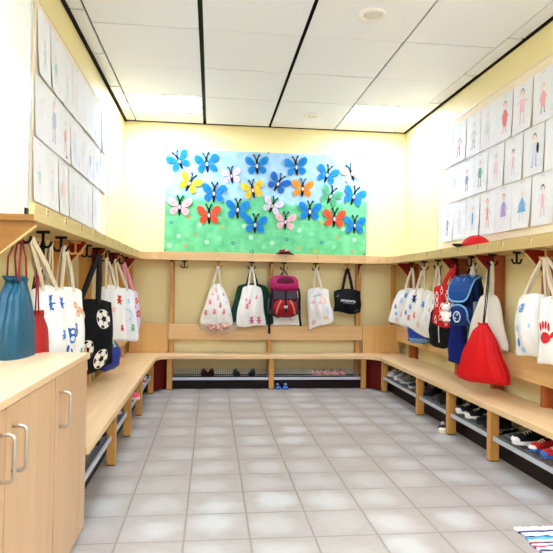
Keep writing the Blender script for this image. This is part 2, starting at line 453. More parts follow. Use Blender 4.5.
# shoe racks: one per bay
def rack(lab, off, a, b, axis, front, rear, z):
    t = thing('shoe_rack', lab, 'shoe rack', off, 0, 'shoe racks under the benches')
    q = MB(off); s = 1 if rear > front else -1
    q.box(*( ((min(front, front + .012*s), a, z - .03), (max(front, front + .012*s), b, z)) if axis == 0 else ((a, front, z - .03), (b, front + .012, z)) ), STEEL, .002)
    q.build('front_rail', t)
    q = MB(off)
    n = int((b - a) / .026)
    for k in range(n + 1):
        p = a + .012 + (b - a - .024) * k / n
        if axis == 0: q.tube([(front + .012*s, p, z - .006), (rear, p, z + .05), (rear, p, z + .075)], .0026, WIRE, 5)
        else: q.tube([(p, front + .012, z - .006), (p, rear, z + .05), (p, rear, z + .075)], .0026, WIRE, 5)
    for fr in (.33, .66, 1.0):
        pp = front + (rear - front) * fr; zz = z - .006 + .056 * fr
        if axis == 0: q.tube([(pp, a, zz - .004), (pp, b, zz - .004)], .003, STEEL, 6)
        else: q.tube([(a, pp, zz - .004), (b, pp, zz - .004)], .003, STEEL, 6)
    q.build('wire_grid', t)
    return t
ZRB, ZRS = .132, .172
rack('wire shoe rack under the back bench, left bay with three dark shoes', (.12, 6.5, .1), -.405, .653, 1, 6.40, 6.60, ZRB)
rack('wire shoe rack under the back bench, right bay with pink shoes', (1.2, 6.5, .1), .712, 1.702, 1, 6.40, 6.60, ZRB)
for y0, y1, lab in ((5.112, 6.17, 'farthest bay of the right bench, holding grey sneakers'), (4.428, 5.058, 'second farthest bay of the right bench, holding low dark shoes'), (3.742, 4.374, 'right bench bay with white-toed dark sneakers'), (2.902, 3.688, 'nearest bay of the right bench, holding red and blue shoes')):
    rack('wire shoe rack, ' + lab, (2.0, (y0 + y1) / 2, .14), y0, y1, 0, 1.893, 2.15, ZRS)
for y0, y1, lab in ((5.204, 6.15, 'farthest bay of the left bench'), (4.507, 5.15, 'second farthest bay of the left bench, with a pink-red shoe'), (3.812, 4.453, 'left bench bay just beyond the nearest visible post'), (2.84, 3.758, 'left bench bay beside the cabinet')):
    rack('wire shoe rack, ' + lab, (-.75, (y0 + y1) / 2, .14), y0, y1, 0, -.612, -.86, .19)

# ------------------------------------------------------------------ cabinet
NICK = M(190, 176, 158, rough=0.3, metal=0.7)
def cab(lab, y0, y1, doors, side_end):
    off = (-.79, (y0 + y1) / 2, 0)
    t = thing('cabinet', lab, 'cabinet', off, 0, 'base cabinets along the left wall')
    q = MB(off); q.box((-1.0, y0 + .001, 0.02), (-.600, y1 - .001, .801), W_CAB, .002)
    q.box((-1.0, y0 + .001, 0), (-.625, y1 - .001, .02), VOID)
    if side_end: q.box((-1.0, y1 - .019, 0), (-.579, y1 - .001, .801), W_CAB, .001)
    q.build('body', t)
    for a, b, hy in doors:
        q = MB(off); q.box((-.599, a + .0015, .012), (-.578, b - .0015, .798), W_CAB, .0015); d = q.build('door', t)
        q = MB(off); z0, z1 = .603, .735
        q.tube([(-.578, hy, z1), (-.552, hy, z1), (-.542, hy, z1 - .004), (-.537, hy, z1 - .014), (-.537, hy, z0 + .014), (-.542, hy, z0 + .004), (-.552, hy, z0), (-.578, hy, z0)], .0062, NICK, 10)
        q.build('handle', d)
    return t
cab('beech base cabinet with one door and bow handle, next to the left bench', 2.264, 2.825, [(2.266, 2.806, 2.325)], True)
cab('beech base cabinet with two doors, at the left edge of the photo', 1.21, 2.262, [(1.737, 2.26, 1.79), (1.213, 1.734, 1.685)], False)
q = MB((-.79, 2.0, .80)); q.box((-1.005, 1.20, .802), (-.574, 2.832, .829), W_CABX, .003)
o = q.build('worktop', None, (-.79, 2.0, .80)); tag(o, 'pale beech worktop lying across the cabinets at the left', 'worktop')

# ------------------------------------------------------------------ boards on the walls
BOARD = M(240, 226, 200, rough=0.8)
BFR = wood('board_frame', (238, 222, 192), (228, 208, 176), 1)
def pinboard(lab, x, nx, y0, y1, z0, z1):
    t = thing('pinboard', lab, 'pinboard', (x, (y0 + y1) / 2, z0), 0, 'pinboards with drawings')
    off = (x, (y0 + y1) / 2, z0)
    q = MB(off); q.box((min(x, x + nx * .012), y0, z0), (max(x, x + nx * .012), y1, z1), BOARD); q.build('panel', t)
    q = MB(off); a, b = min(x, x + nx * .017), max(x, x + nx * .017); w = .012
    q.box((a, y0 - w, z0 - w), (b, y0, z1 + w), BFR); q.box((a, y1, z0 - w), (b, y1 + w, z1 + w), BFR)
    q.box((a, y0, z0 - w), (b, y1, z0), BFR); q.box((a, y0, z1), (b, y1, z1 + w), BFR); q.build('frame', t)
pinboard('beige pinboard full of drawings on the left wall', XL, 1, 3.29, 5.62, 1.56, 2.745)
pinboard('beige pinboard full of drawings on the right wall', XR, -1, 3.3, 5.63, 1.56, 2.76)
t = thing('whiteboard', 'white board with grey edge on the left wall, nearer than the pinboard', 'whiteboard', (XL, 2.6, 1.54))
off = (XL, 2.6, 1.54)
q = MB(off); q.box((XL, 1.9, 1.455), (XL + .016, 3.215, 2.98), M(250, 248, 240, rough=0.3)); q.build('panel', t)
q = MB(off); q.box((XL, 3.215, 1.53), (XL + .022, 3.245, 2.99), M(206, 204, 198, rough=.4)); q.box((XL, 1.9, 2.98), (XL + .022, 3.215, 2.99), M(206, 204, 198, rough=.4)); q.build('frame', t)
q = MB(off); q.box((XL, 3.19, 1.515), (XL + .026, 3.25, 1.555), BLACKM, .003); q.build('corner_cap', t)

# children's drawings
PAPER = M(234, 234, 238, rough=0.8)
SKIN = M(240, 206, 188)
def drawing(lab, loc, rotz, w, h, fig, seed):
    """one sheet, curling a little off the wall, with a child's figure drawn on it"""
    rnd = random.Random(seed); q = MB(); curl = rnd.uniform(.004, .014)
    lft, rgt = rnd.uniform(.001, .006), rnd.uniform(.002, .010)
    def S(x, z, d=0.0):
        e = x / (w / 2); e = (rgt if e > 0 else lft) * abs(e) ** 4 * (1.2 - z / h)
        return (x, -.002 - curl * (1 - z / h) ** 2 * (1 + .3 * math.sin(x * 9 + seed)) - e - d, z)
    nx, nz = 8, 8
    for side in (0.0, -.0012):
        vv = [[q.v(S(-w/2 + w*i/nx, h*j/nz, side)) for i in range(nx+1)] for j in range(nz+1)]
        for j in range(nz):
            for i in range(nx):
                f_ = q.face([vv[j][i], vv[j][i+1], vv[j+1][i+1], vv[j+1][i]] if side == 0 else [vv[j+1][i], vv[j+1][i+1], vv[j][i+1], vv[j][i]], PAPER)
                f_.smooth = True
    def poly(pts, m, d=.0016):
        cx = sum(p[0] for p in pts) / len(pts); cz = sum(p[1] for p in pts) / len(pts)
        c = q.v(S(cx, cz, d)); vs = [q.v(S(x, z, d)) for x, z in pts]
        for i in range(len(vs)): q.face([c, vs[i], vs[(i+1) % len(vs)]], m)
    def ell(x, z, rx, rz, m, d=.0016): poly([(x + rx*math.cos(2*PI*k/14), z + rz*math.sin(2*PI*k/14)) for k in range(14)], m, d)
    def line(pts, wd, m, d=.0014):
        for (x0, z0), (x1, z1) in zip(pts, pts[1:]):
            dx, dz = x1-x0, z1-z0; L = math.hypot(dx, dz) or 1; a, b = -dz/L*wd/2, dx/L*wd/2
            poly([(x0+a, z0+b), (x1+a, z1+b), (x1-a, z1-b), (x0-a, z0-b)], m, d)
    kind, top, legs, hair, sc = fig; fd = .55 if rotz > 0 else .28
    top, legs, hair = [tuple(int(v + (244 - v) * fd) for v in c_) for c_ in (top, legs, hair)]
    cx = rnd.uniform(-.012, .012); zb = h * .17
    s = sc; T = M(*top, rough=0.9); Lg = M(*legs, rough=0.9); Hr = M(*hair, rough=0.9)
    line([(cx - .03, h - .022), (cx + .028, h - .021)], .004, M(190, 186, 196))
    hz = zb + .165 * s
    for d in (-1, 1): line([(cx + .016*s*d, zb + .065*s), (cx + .018*s*d, zb)], .009*s, Lg); ell(cx + .022*s*d, zb, .010*s, .005*s, Lg)
    if kind == 'dress': poly([(cx - .036*s, zb + .045*s), (cx + .036*s, zb + .045*s), (cx + .015*s, zb + .135*s), (cx - .015*s, zb + .135*s)], T)
    elif kind == 'tri': poly([(cx - .05*s, zb + .05*s), (cx + .05*s, zb + .05*s), (cx + .006*s, zb + .145*s), (cx - .006*s, zb + .145*s)], T)
    elif kind == 'thin': ell(cx, zb + .09*s, .012*s, .05*s, T)
    elif kind == 'oval': ell(cx, zb + .085*s, .03*s, .055*s, T)
    else: poly([(cx - .024*s, zb + .06*s), (cx + .024*s, zb + .06*s), (cx + .024*s, zb + .135*s), (cx - .024*s, zb + .135*s)], T)
    aw = .065 if kind == 'wide' else .046
    for d in (-1, 1): line([(cx + .014*s*d, zb + .125*s), (cx + aw*s*d, zb + (.11 if kind == 'wide' else .085)*s)], .006*s, T if kind != 'thin' else Lg)
    ell(cx, hz + .004*s, .021*s, .024*s, Hr, .0014); ell(cx, hz - .003*s, .016*s, .018*s, M(244, 222, 212), .0019)
    for d in (-1, 1): ell(cx + .006*s*d, hz, .0018*s, .0022*s, M(140, 132, 138), .0022)
    if kind == 'bag': ell(cx + .034*s, zb + .10*s, .013*s, .032*s, M(24, 24, 30), .0022)
    if kind == 'mark': line([(cx + .01, zb - .028), (cx + .045, zb - .034)], .012, M(30, 28, 32), .002)
    o = q.build('child_drawing', None, loc, 'keep'); o.rotation_euler = (0, 0, rotz)
    return tag(o, lab, 'drawing', "children's drawings on the pinboards")
grey = (200, 196, 206); fade = (222, 214, 226)
ordw = ['farthest', 'second farthest', 'third farthest', 'fourth farthest', 'fifth farthest', 'sixth farthest', 'seventh farthest', 'eighth farthest']
RT = [('thin', (196, 200, 206), (110, 110, 120), fade, 1.1), ('thin', (232, 170, 176), (150, 60, 70), fade, 1.25), ('thin', (200, 196, 202), (150, 150, 165), grey, 1.2), ('dress', (206, 216, 216), (200, 206, 216), (214, 206, 206), 1.25),
      ('oval', (226, 96, 100), (232, 160, 160), (196, 150, 130), 1.3), ('wide', (238, 176, 196), (232, 190, 205), (160, 130, 124), 1.35), ('oval', (238, 150, 150), (120, 110, 116), (226, 190, 160), 1.1)]
RTl = ['faint grey figure with dark feet', 'thin pink figure on dark red legs', 'thin grey figure', 'pale grey-green figure', 'figure in a red dress', 'pink figure with spread arms', 'small pink figure on thin dark legs']
RM = [('box', (186, 208, 240), (190, 212, 244), fade, 1.2), ('box', (120, 140, 190), (130, 150, 205), (196, 170, 170), 1.0), ('box', (84, 160, 128), (90, 130, 130), (200, 190, 180), 1.15), ('dress', (236, 196, 214), (232, 200, 216), (230, 205, 190), 1.15),
      ('thin', (238, 176, 186), (206, 190, 206), (90, 80, 100), 1.0), ('bag', (206, 210, 230), (120, 150, 214), (120, 112, 120), 1.25), ('thin', (236, 200, 206), fade, fade, 1.1)]
RMl = ['pale blue figure', 'small dark blue figure', 'figure in a green shirt', 'pale pink figure', 'thin pink figure with dark hair', 'figure in blue trousers carrying a black bag', 'faint figure cut by the photo edge']
RB = [('thin', (120, 110, 140), (110, 100, 130), (222, 190, 170), 1.1), ('thin', (216, 206, 220), (214, 204, 220), fade, 1.1), ('thin', (70, 140, 206), (190, 206, 226), fade, 1.15), ('thin', (236, 130, 120), (236, 160, 150), (238, 170, 150), 1.25),
      ('dress', (150, 120, 196), (232, 214, 224), (196, 150, 150), 1.25), ('tri', (74, 150, 214), (206, 200, 200), (240, 214, 180), 1.15), ('thin', (236, 150, 170), (220, 190, 200), (80, 70, 84), 1.15)]
RBl = ['dark stick figure', 'faint lilac figure', 'figure in a slim blue dress', 'thin orange-red figure', 'figure in a purple dress', 'figure in a bright blue triangle dress', 'thin pink figure with black hair']
k = 0
for nm, ys, z0, figs, labs in (('top', [5.385, 5.107, 4.828, 4.559, 4.293, 4.02, 3.745], 2.328, RT, RTl), ('middle', [5.224, 4.961, 4.69, 4.418, 4.143, 3.868, 3.592], 1.976, RM, RMl), ('bottom', [5.36, 5.099, 4.825, 4.553, 4.291, 4.027, 3.752], 1.608, RB, RBl)):
    for i, y in enumerate(ys):
        k += 1
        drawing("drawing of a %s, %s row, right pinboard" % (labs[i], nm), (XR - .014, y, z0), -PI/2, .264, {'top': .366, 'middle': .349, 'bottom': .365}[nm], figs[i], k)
bl = (120, 160, 210)
LT = [('thin', (120, 180, 180), (150, 190, 200), grey, .9), ('box', (140, 190, 190), (170, 190, 210), grey, 1.0), ('thin', (170, 180, 196), (180, 180, 200), grey, .9)] + [('thin', fade, grey, fade, 1.0)] * 2 + [('thin', (216, 214, 228), (206, 210, 226), fade, 1.1)] * 3
LTl = ['small blue-green figure', 'blue-green figure with arms out', 'small grey figure', 'faint lilac figure', 'faint pale figure', 'very faint figure', 'very faint thin figure', 'barely visible figure']
LM = [('thin', (216, 206, 226), fade, fade, 1.0), ('box', (130, 150, 190), (120, 140, 196), (150, 160, 190), 1.35), ('mark', (236, 110, 90), (240, 150, 140), (240, 170, 150), 1.1), ('thin', (150, 180, 220), (190, 206, 230), fade, 1.1), ('thin', (238, 196, 206), (238, 206, 206), fade, 1.1), ('box', (130, 150, 196), (150, 170, 210), grey, 1.1), ('wide', (130, 180, 226), (180, 200, 230), fade, 1.2), ('thin', fade, fade, fade, 1.0)]
LMl = ['faint lilac figure', 'tall blue figure', 'small red figure over a black mark', 'pale blue figure', 'pale pink figure', 'dark blue figure', 'light blue figure with arms out', 'barely visible figure']
LB = [('wide', (150, 190, 150), (196, 206, 216), fade, .9), ('thin', (170, 190, 220), (170, 190, 220), fade, 1.0), ('tri', (238, 150, 150), (238, 180, 180), (238, 190, 190), 1.2), ('thin', (238, 196, 200), fade, fade, 1.0), ('thin', (206, 206, 222), fade, fade, 1.0), ('thin', (200, 204, 222), grey, fade, 1.0), ('thin', (210, 206, 226), fade, fade, 1.0)]
LBl = ['small green figure with arms out', 'thin blue figure', 'red figure with a wide skirt', 'pale pink figure', 'pale grey figure', 'thin grey-blue figure', 'pale lilac figure']
yl = [3.475, 3.741, 4.010, 4.283, 4.548, 4.808, 5.09, 5.39]
for nm, z0, hh, figs, labs in (('top', 2.332, .375, LT, LTl), ('middle', 1.976, .353, LM, LMl), ('bottom', 1.612, .361, LB, LBl)):
    for i in range(len(figs)):
        k += 1
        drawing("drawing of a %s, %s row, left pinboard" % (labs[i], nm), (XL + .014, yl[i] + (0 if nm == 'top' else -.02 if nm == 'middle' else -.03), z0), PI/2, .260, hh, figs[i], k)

# ------------------------------------------------------------------ the mural
def mural_mat():
    m, n, l, b = new_mat('painted_meadow')
    tc = n.new('ShaderNodeTexCoord'); sep = n.new('ShaderNodeSeparateXYZ'); l.new(tc.outputs['Object'], sep.inputs[0])
    no = n.new('ShaderNodeTexNoise'); no.inputs['Scale'].default_value = 2.2; no.inputs['Detail'].default_value = 2
    l.new(tc.outputs['Object'], no.inputs['Vector'])
    a = n.new('ShaderNodeMath'); a.operation = 'MULTIPLY_ADD'; a.inputs[1].default_value = .30; l.new(no.outputs['Fac'], a.inputs[0]); l.new(sep.outputs[2], a.inputs[2])
    mr = n.new('ShaderNodeMapRange'); mr.inputs['From Min'].default_value = .735; mr.inputs['From Max'].default_value = .775; l.new(a.outputs[0], mr.inputs['Value'])
    n2 = n.new('ShaderNodeTexNoise'); n2.inputs['Scale'].default_value = 9; n2.inputs['Detail'].default_value = 6; l.new(tc.outputs['Object'], n2.inputs['Vector'])
    def mix(c0, c1):
        q = n.new('ShaderNodeMix'); q.data_type = 'RGBA'; q.inputs[6].default_value = srgb(c0); q.inputs[7].default_value = srgb(c1); 
        r_ = n.new('ShaderNodeMapRange'); r_.inputs['From Min'].default_value = .35; r_.inputs['From Max'].default_value = .65
        l.new(n2.outputs['Fac'], r_.inputs['Value']); l.new(r_.outputs[0], q.inputs[0]); return q.outputs[2]
    gr = mix((82, 180, 120), (114, 202, 146)); sk = mix((142, 188, 216), (172, 204, 224))
    q = n.new('ShaderNodeMix'); q.data_type = 'RGBA'; l.new(mr.outputs[0], q.inputs[0]); l.new(gr, q.inputs[6]); l.new(sk, q.inputs[7])
    l.new(q.outputs[2], b.inputs['Base Color']); b.inputs['Roughness'].default_value = .75
    return m
MX0, MX1, MZ0, MZ1 = -.545, 1.828, 1.53, 2.708
YM = 6.692
def mpx(x, y):
    """point of the mural from its place in the photo"""
    u = (x - 166) / (366.5 - 166); zt_ = 148.5 + 8.5 * u; zb_ = 250.8 + 4.6 * u
    return (MX0 + (MX1 - MX0) * u, MZ1 - (MZ1 - MZ0) * (y - zt_) / (zb_ - zt_))
q = MB((.65, YM, MZ0)); q.box((MX0, YM, MZ0), (MX1, YM + .006, MZ1), mural_mat())
def ring(x, z, r0, r1, m, y=YM - .0008):
    a = [q.v((x + r0*math.cos(2*PI*k/14), y, z + r0*math.sin(2*PI*k/14))) for k in range(14)]
    b = [q.v((x + r1*math.cos(2*PI*k/14), y, z + r1*math.sin(2*PI*k/14))) for k in range(14)]
    for k in range(14): q.face([a[k], a[(k+1)%14], b[(k+1)%14], b[k]], m)
rc = {'b': M(40, 90, 150), 'o': M(214, 120, 70), 'w': M(176, 216, 190), 'y': M(170, 176, 90), 't': M(130, 206, 160)}
for x, y, c in ((172.8, 222.5, 'b'), (190, 217, 'o'), (195.5, 234.5, 'o'), (187, 246, 'o'), (232.6, 243, 'b'), (285.5, 239.5, 'b'), (320.5, 242.5, 'b'), (337, 237, 'o'), (180, 236, 'w'), (207, 242, 'w'), (219, 238.5, 't'), (250, 237.5, 'w'), (243, 226, 'w'), (200, 225, 'w'), (171, 245, 'w'), (222, 227, 'y'), (298, 230.5, 'w'), (271, 243, 'w'), (298, 248, 'y'), (314, 251, 'y'), (354, 240, 'w'), (321, 223, 'y'), (352, 252, 'o'), (310, 234, 't'), (342, 229, 'w'), (263, 247, 't'), (333, 247, 't')):
    X, Z = mpx(x, y); big = c in 'wyt'
    ring(X, Z, .026 if big else .02, .006 if big else .011, rc[c])
for x, y in ((167.5, 150), (167, 250), (365, 158.5), (364, 254.5), (266, 153)):
    X, Z = mpx(x, y); ring(X, Z, .009, .0, M(70, 70, 70), YM - .001)
o = q.build('butterfly_mural', None, (.65, YM, MZ0))
tag(o, 'long paper mural of blue sky and green meadow on the back wall', 'mural')

BODY = M(16, 16, 18); PHOTO = M(214, 200, 200)
BW = {'blue': (26, 126, 196), 'dark blue': (36, 100, 180), 'yellow': (226, 190, 44), 'orange': (240, 138, 40), 'red': (214, 78, 48), 'pink': (224, 176, 180), 'green': (84, 168, 118), 'pale': (214, 200, 214)}
def wing_pts(d):
    up = [(.012, .012), (.03, .05), (.062, .085), (.098, .092), (.116, .066), (.108, .03), (.078, .006), (.03, .0)]
    lo = [(.012, -.004), (.05, -.004), (.082, -.018), (.094, -.046), (.08, -.074), (.052, -.080), (.028, -.058), (.014, -.03)]
    return [[(d*x, z) for x, z in up], [(d*x, z) for x, z in lo]]
def butterfly(lab, col, px, py, tilt, s):
    X, Z = mpx(px, py)
    t = thing('paper_butterfly', lab, 'butterfly', (X, YM - .0025, Z), 0, 'paper butterflies on the mural')
    m = M(*BW[col], rough=.7, var=.12); r_ = Matrix.Rotation(-tilt, 3, 'Y')
    dark = M(*[int(v * .93) for v in BW[col]], rough=.7)
    for d in (-1, 1):
        q = MB()
        for k, pts in enumerate(wing_pts(d)):
            P = [r_ @ (Vector((x, -.16*abs(x) - .001*k, z)) * s) for x, z in pts]
            q.prism_any(P, (0, .0018, 0), m)
            cx = sum(p[0] for p in pts)/len(pts); cz = sum(p[1] for p in pts)/len(pts)
            P = [r_ @ (Vector((cx + .24*math.cos(a)*.09, -.16*abs(cx + .02*math.cos(a)) - .003, cz + .022*math.sin(a))) * s) for a in [2*PI*j/10 for j in range(10)]]
            q.prism_any(P, (0, .0006, 0), dark)
        q.build('wing', t)
    q = MB(); q.ellipsoid((0, -.008*s, -.012*s), (.0145*s, .008*s, .078*s), BODY, 12, 10, None); 
    for v in q.bm.verts: v.co = r_ @ v.co
    b = q.build('body', t)
    q = MB(); q.ellipsoid(r_ @ (Vector((0, -.0155, -.004)) * s), (.012*s, .002*s, .022*s), PHOTO, 10, 6, r_); q.build('photo_oval', b)
    for d in (-1, 1):
        q = MB(); q.tube([r_ @ (Vector(p) * s) for p in ((.003*d, -.008, .05), (.014*d, -.009, .085), (.03*d, -.009, .108))], [.0058*s, .005*s, .009*s], BODY, 6)
        q.build('antenna', t)
bf = [(70, 52, 'blue', .45, 1.0, 'at the top left corner'), (134, 58, 'blue', .12, 1.05, 'second from left in the top row'), (192, 87, 'pale', .15, .9, 'white one below the top row, left half'), (252, 63, 'blue', .05, 1.05, 'third blue one from left in the top row'), (346, 66, 'blue', .12, 1.05, 'fourth blue one from left in the top row'), (421, 85, 'blue', -.3, 1.0, 'rightmost blue one of the top row'), (481, 82, 'pink', .35, .95, 'pale one at the top right corner'),
      (95, 105, 'yellow', -.45, 1.0, 'leftmost yellow one'), (152, 129, 'blue', -.05, 1.05, 'right of the leftmost yellow one'), (243, 121, 'yellow', .2, 1.0, 'yellow one in the middle of the mural'), (303, 106, 'dark blue', -.5, 1.0, 'between a yellow and the orange one'), (362, 118, 'orange', -.05, 1.0, 'the only orange one'), (430, 136, 'green', -.4, 1.0, 'the only green one'), (487, 137, 'blue', -.3, 1.05, 'at the right edge in the second row'),
      (73, 161, 'pink', -.03, 1.05, 'pink one at the left edge'), (141, 181, 'red', .03, 1.05, 'leftmost red one'), (208, 168, 'blue', -.03, 1.05, 'right of the leftmost red one'), (250, 204, 'blue', -.05, 1.05, 'left of the pale pink meadow one'), (290, 159, 'pale', -.35, .9, 'small white one in the middle of the mural'), (322, 197, 'pink', -.05, .95, 'pale pink one low in the middle meadow'), (380, 173, 'blue', -.05, 1.05, 'below the orange one'), (440, 190, 'red', -.05, 1.05, 'red one in the right half'), (490, 206, 'blue', -.03, 1.0, 'at the bottom right corner')]
for zx, zy, c, ti, s, w in bf:
    butterfly('%s paper butterfly on the mural, %s' % ({'pale': 'white', 'pink': 'pale pink'}.get(c, c), w), c, 150 + zx / 2.404, 140 + zy / 2.404, ti, s * 1.14)

# ------------------------------------------------------------------ bags
ZH = 1.345
class Tote:
    """cloth bag hung by two straps from a hook; local frame: bottom centre at the origin, front face looks along -y"""
    def __init__(s, name, label, cat, hook_p, centre, rotz, W, Hh, top_z, T=.07, mat=CLOTH, strap=STRAP, wt=.66, attach=.38, seed=1, wr=.013, swid=.019, droop=.015, group='cloth tote bags', tilt=0.0, straps=True, belly=.5):
        s.W, s.H, s.T, s.wt, s.seed, s.wr, s.droop, s.tilt, s.belly = W, Hh, T, wt, seed, wr, droop, tilt, belly
        z0 = top_z - Hh
        s.t = thing(name, label, cat, (centre[0], centre[1], z0), rotz, group)
        q = MB(); nu, nv = 28, 26
        for side in (-1, 1):
            vv = [[q.v(s.P(-1 + 2*i/nu, j/nv, side)) for i in range(nu+1)] for j in range(nv+1)]
            for j in range(nv):
                for i in range(nu):
                    f_ = q.face([vv[j][i], vv[j+1][i], vv[j+1][i+1], vv[j][i+1]] if side == -1 else [vv[j][i+1], vv[j+1][i+1], vv[j+1][i], vv[j][i]], mat); f_.smooth = True
            if side == -1: lo = vv[nv]
            else:
                for i in range(nu): q.face([lo[i], vv[nv][i], vv[nv][i+1], lo[i+1]], mat)
        bmesh.ops.remove_doubles(q.bm, verts=q.bm.verts[:], dist=1e-5)
        s.body = q.build('body', s.t)
        # hem band
        q = MB()
        for side in (-1, 1):
            a = [s.P(-.97 + 1.94*i/nu, .012, side, .0015) for i in range(nu+1)]; b = [s.P(-.97 + 1.94*i/nu, .055, side, .0015) for i in range(nu+1)]
            va = [q.v(p) for p in a]; vb = [q.v(p) for p in b]
            for i in range(nu):
                f_ = q.face([va[i], vb[i], vb[i+1], va[i+1]], mat); f_.smooth = True
        q.build('hem', s.t, None, 'keep')
        if straps:
            c, sn = math.cos(-rotz), math.sin(-rotz)
            dx, dy = hook_p[0] - centre[0], hook_p[1] - centre[1]
            ax, ay, az = dx*c - dy*sn, dx*sn + dy*c, hook_p[2] - z0
            for side in (-1, 1):
                q = MB(); A = []
                for d in (-1, 1):
                    p = Vector(s.P(attach*d, .05, side, .004)); p2 = Vector(s.P(attach*d, 0.0, side, .003))
                    e = Vector((ax + .007*d, ay + side*.005, az + .006)); mid = p2.lerp(e, .5) + Vector((.003*d, side*.004, 0))
                    seg = [p, p2, p2.lerp(mid, .5), mid, mid.lerp(e, .55), e]
                    A.append(seg)
                pts = A[0] + [Vector((ax, ay + side*.006, az + .013))] + A[1][::-1]
                q.ribbon(pts, swid, .004, strap); q.build('handle', s.t)
    def P(s, u, v, side, off=0.0):
        e = min(1.0, v * 1.15) ** .75
        w = s.W / 2 * (s.wt + (1 - s.wt) * e)
        if v > .94: w *= 1 - .035 * ((v - .94) / .06) ** 2
        th = s.T * (.22 + .78 * math.sin(PI * min(1, v) ** (1.0 / (1 + s.belly))) ** .8 if v < 1 else .22)
        th = s.T * (.18 + .82 * max(0.0, math.sin(PI * v ** (.7 + s.belly))) ** .8)
        a = abs(u)
        y = side * th / 2 * (1 - a ** 2.4) ** .75 if a < 1 else 0.0
        wrn = math.sin(u * 6.5 * (1.5 - .6 * v) + s.seed * 1.7 + v * 2.5) * .55 + math.sin(u * 11 - v * 6 + s.seed * 2.9) * .3 + math.sin(v * 9 + u * 4 + s.seed) * .25
        fade = (1 - a ** 4)
        y += side * s.wr * wrn * fade * (.35 + .65 * math.sin(PI * min(1, v * .9 + .08)))
        x = u * w + .006 * math.sin(v * 7 + s.seed)
        z = s.H * (1 - v) - s.droop * a ** 2 * (1 - v) * 2.0 + (.012 * math.sin(u * 3 + s.seed) + s.tilt * u) * v - .012 * (1 - a * a) * v
        x += s.tilt * .8 * v
        y += side * off
        return (x, y, z)
    def printer(s):
        return Printer(s)
class Printer:
    """prints lie on the cloth: every point is carried to the bag's surface"""
    def __init__(s, tote, side=-1): s.t = tote; s.q = MB(); s.side = side; s.done = []
    def cut(s, name='print'):
        if len(s.q.bm.verts): s.q.build(name, s.t.t, None, 'keep'); s.q = MB()
    def S(s, x, z, off=.0022):
        # x, z in metres from the bag's middle of the face / its bottom
        v = min(.985, max(.01, 1 - z / s.t.H)); e = min(1.0, v * 1.15) ** .75
        w = s.t.W / 2 * (s.t.wt + (1 - s.t.wt) * e)
        return s.t.P(max(-.99, min(.99, x / w)), v, s.side, off)
    def poly(s, pts, m, off=.0022):
        cx = sum(p[0] for p in pts)/len(pts); cz = sum(p[1] for p in pts)/len(pts)
        rs = [[s.q.v(s.S(cx + (x-cx)*k, cz + (z-cz)*k, off)) for x, z in pts] for k in (1.0, .66, .33)]
        c = s.q.v(s.S(cx, cz, off)); n = len(pts)
        for a, b in zip(rs, rs[1:]):
            for i in range(n): s.q.face([a[i], a[(i+1)%n], b[(i+1)%n], b[i]], m)
        for i in range(n): s.q.face([rs[-1][i], rs[-1][(i+1)%n], c], m)
    def ell(s, x, z, rx, rz, m, n=16, off=.0022, rot=0.0):
        c, sn = math.cos(rot), math.sin(rot)
        s.poly([(x + rx*math.cos(2*PI*k/n)*c - rz*math.sin(2*PI*k/n)*sn, z + rx*math.cos(2*PI*k/n)*sn + rz*math.sin(2*PI*k/n)*c) for k in range(n)], m, off)
    def ring(s, x, z, r, w, m, n=18, off=.0022, sx=1.0):
        a = [s.q.v(s.S(x + sx*r*math.cos(2*PI*k/n), z + r*math.sin(2*PI*k/n), off)) for k in range(n)]
        b = [s.q.v(s.S(x + sx*(r-w)*math.cos(2*PI*k/n), z + (r-w)*math.sin(2*PI*k/n), off)) for k in range(n)]
        for k in range(n): s.q.face([a[k], a[(k+1)%n], b[(k+1)%n], b[k]], m)
    def line(s, pts, w, m, off=.0022):
        for (x0, z0), (x1, z1) in zip(pts, pts[1:]):
            L = math.hypot(x1-x0, z1-z0) or 1; a, b = -(z1-z0)/L*w/2, (x1-x0)/L*w/2; n = 4
            va = [s.q.v(s.S(x0+(x1-x0)*k/n+a, z0+(z1-z0)*k/n+b, off)) for k in range(n+1)]
            vb = [s.q.v(s.S(x0+(x1-x0)*k/n-a, z0+(z1-z0)*k/n-b, off)) for k in range(n+1)]
            for k in range(n): s.q.face([va[k], va[k+1], vb[k+1], vb[k]], m)
    def figure(s, x, z, h, m):
        """small printed stamp: head, ears, body and feet"""
        keep = s.q; s.q = MB()
        s.ell(x, z + h*.30, h*.20, h*.20, m, 10); s.ell(x, z - h*.12, h*.22, h*.30, m, 10)
        for d in (-1, 1):
            s.ell(x + d*h*.17, z + h*.50, h*.08, h*.09, m, 8); s.ell(x + d*h*.20, z - h*.42, h*.11, h*.09, m, 8); s.ell(x + d*h*.30, z - h*.02, h*.12, h*.07, m, 8)
        s.cut('stamp_print'); s.q = keep
    def build(s, name='print'): s.cut(name)
def gather(name, label, cat, loc, rotz, prof, mat, pleat=.10, npl=16, group=None, ex=2.4, seed=0, part='body'):
    """drawstring sack: rings (z, half width, half thickness) with pleats that fade away from the neck"""
    t = thing(name, label, cat, loc, rotz, group); q = MB(); n = 64; rings = []
    for j, (z, w, th, pa) in enumerate(prof):
        r_ = []
        for k in range(n):
            a = 2*PI*k/n; c, s_ = math.cos(a), math.sin(a)
            k_ = 1 + pa * (math.sin(npl*a + seed) * .7 + math.sin((npl+5)*a + seed*2 + j*.2) * .3)
            x = w * math.copysign(abs(c) ** (2/ex), c) * k_; y = th * math.copysign(abs(s_) ** (2/ex), s_) * k_
            r_.append((x + .004*math.sin(j*.9 + seed), y, z + .006*math.sin(3*a + seed)))
        rings.append(r_)
    q.rings(rings, mat); q.build(part, t)
    return t
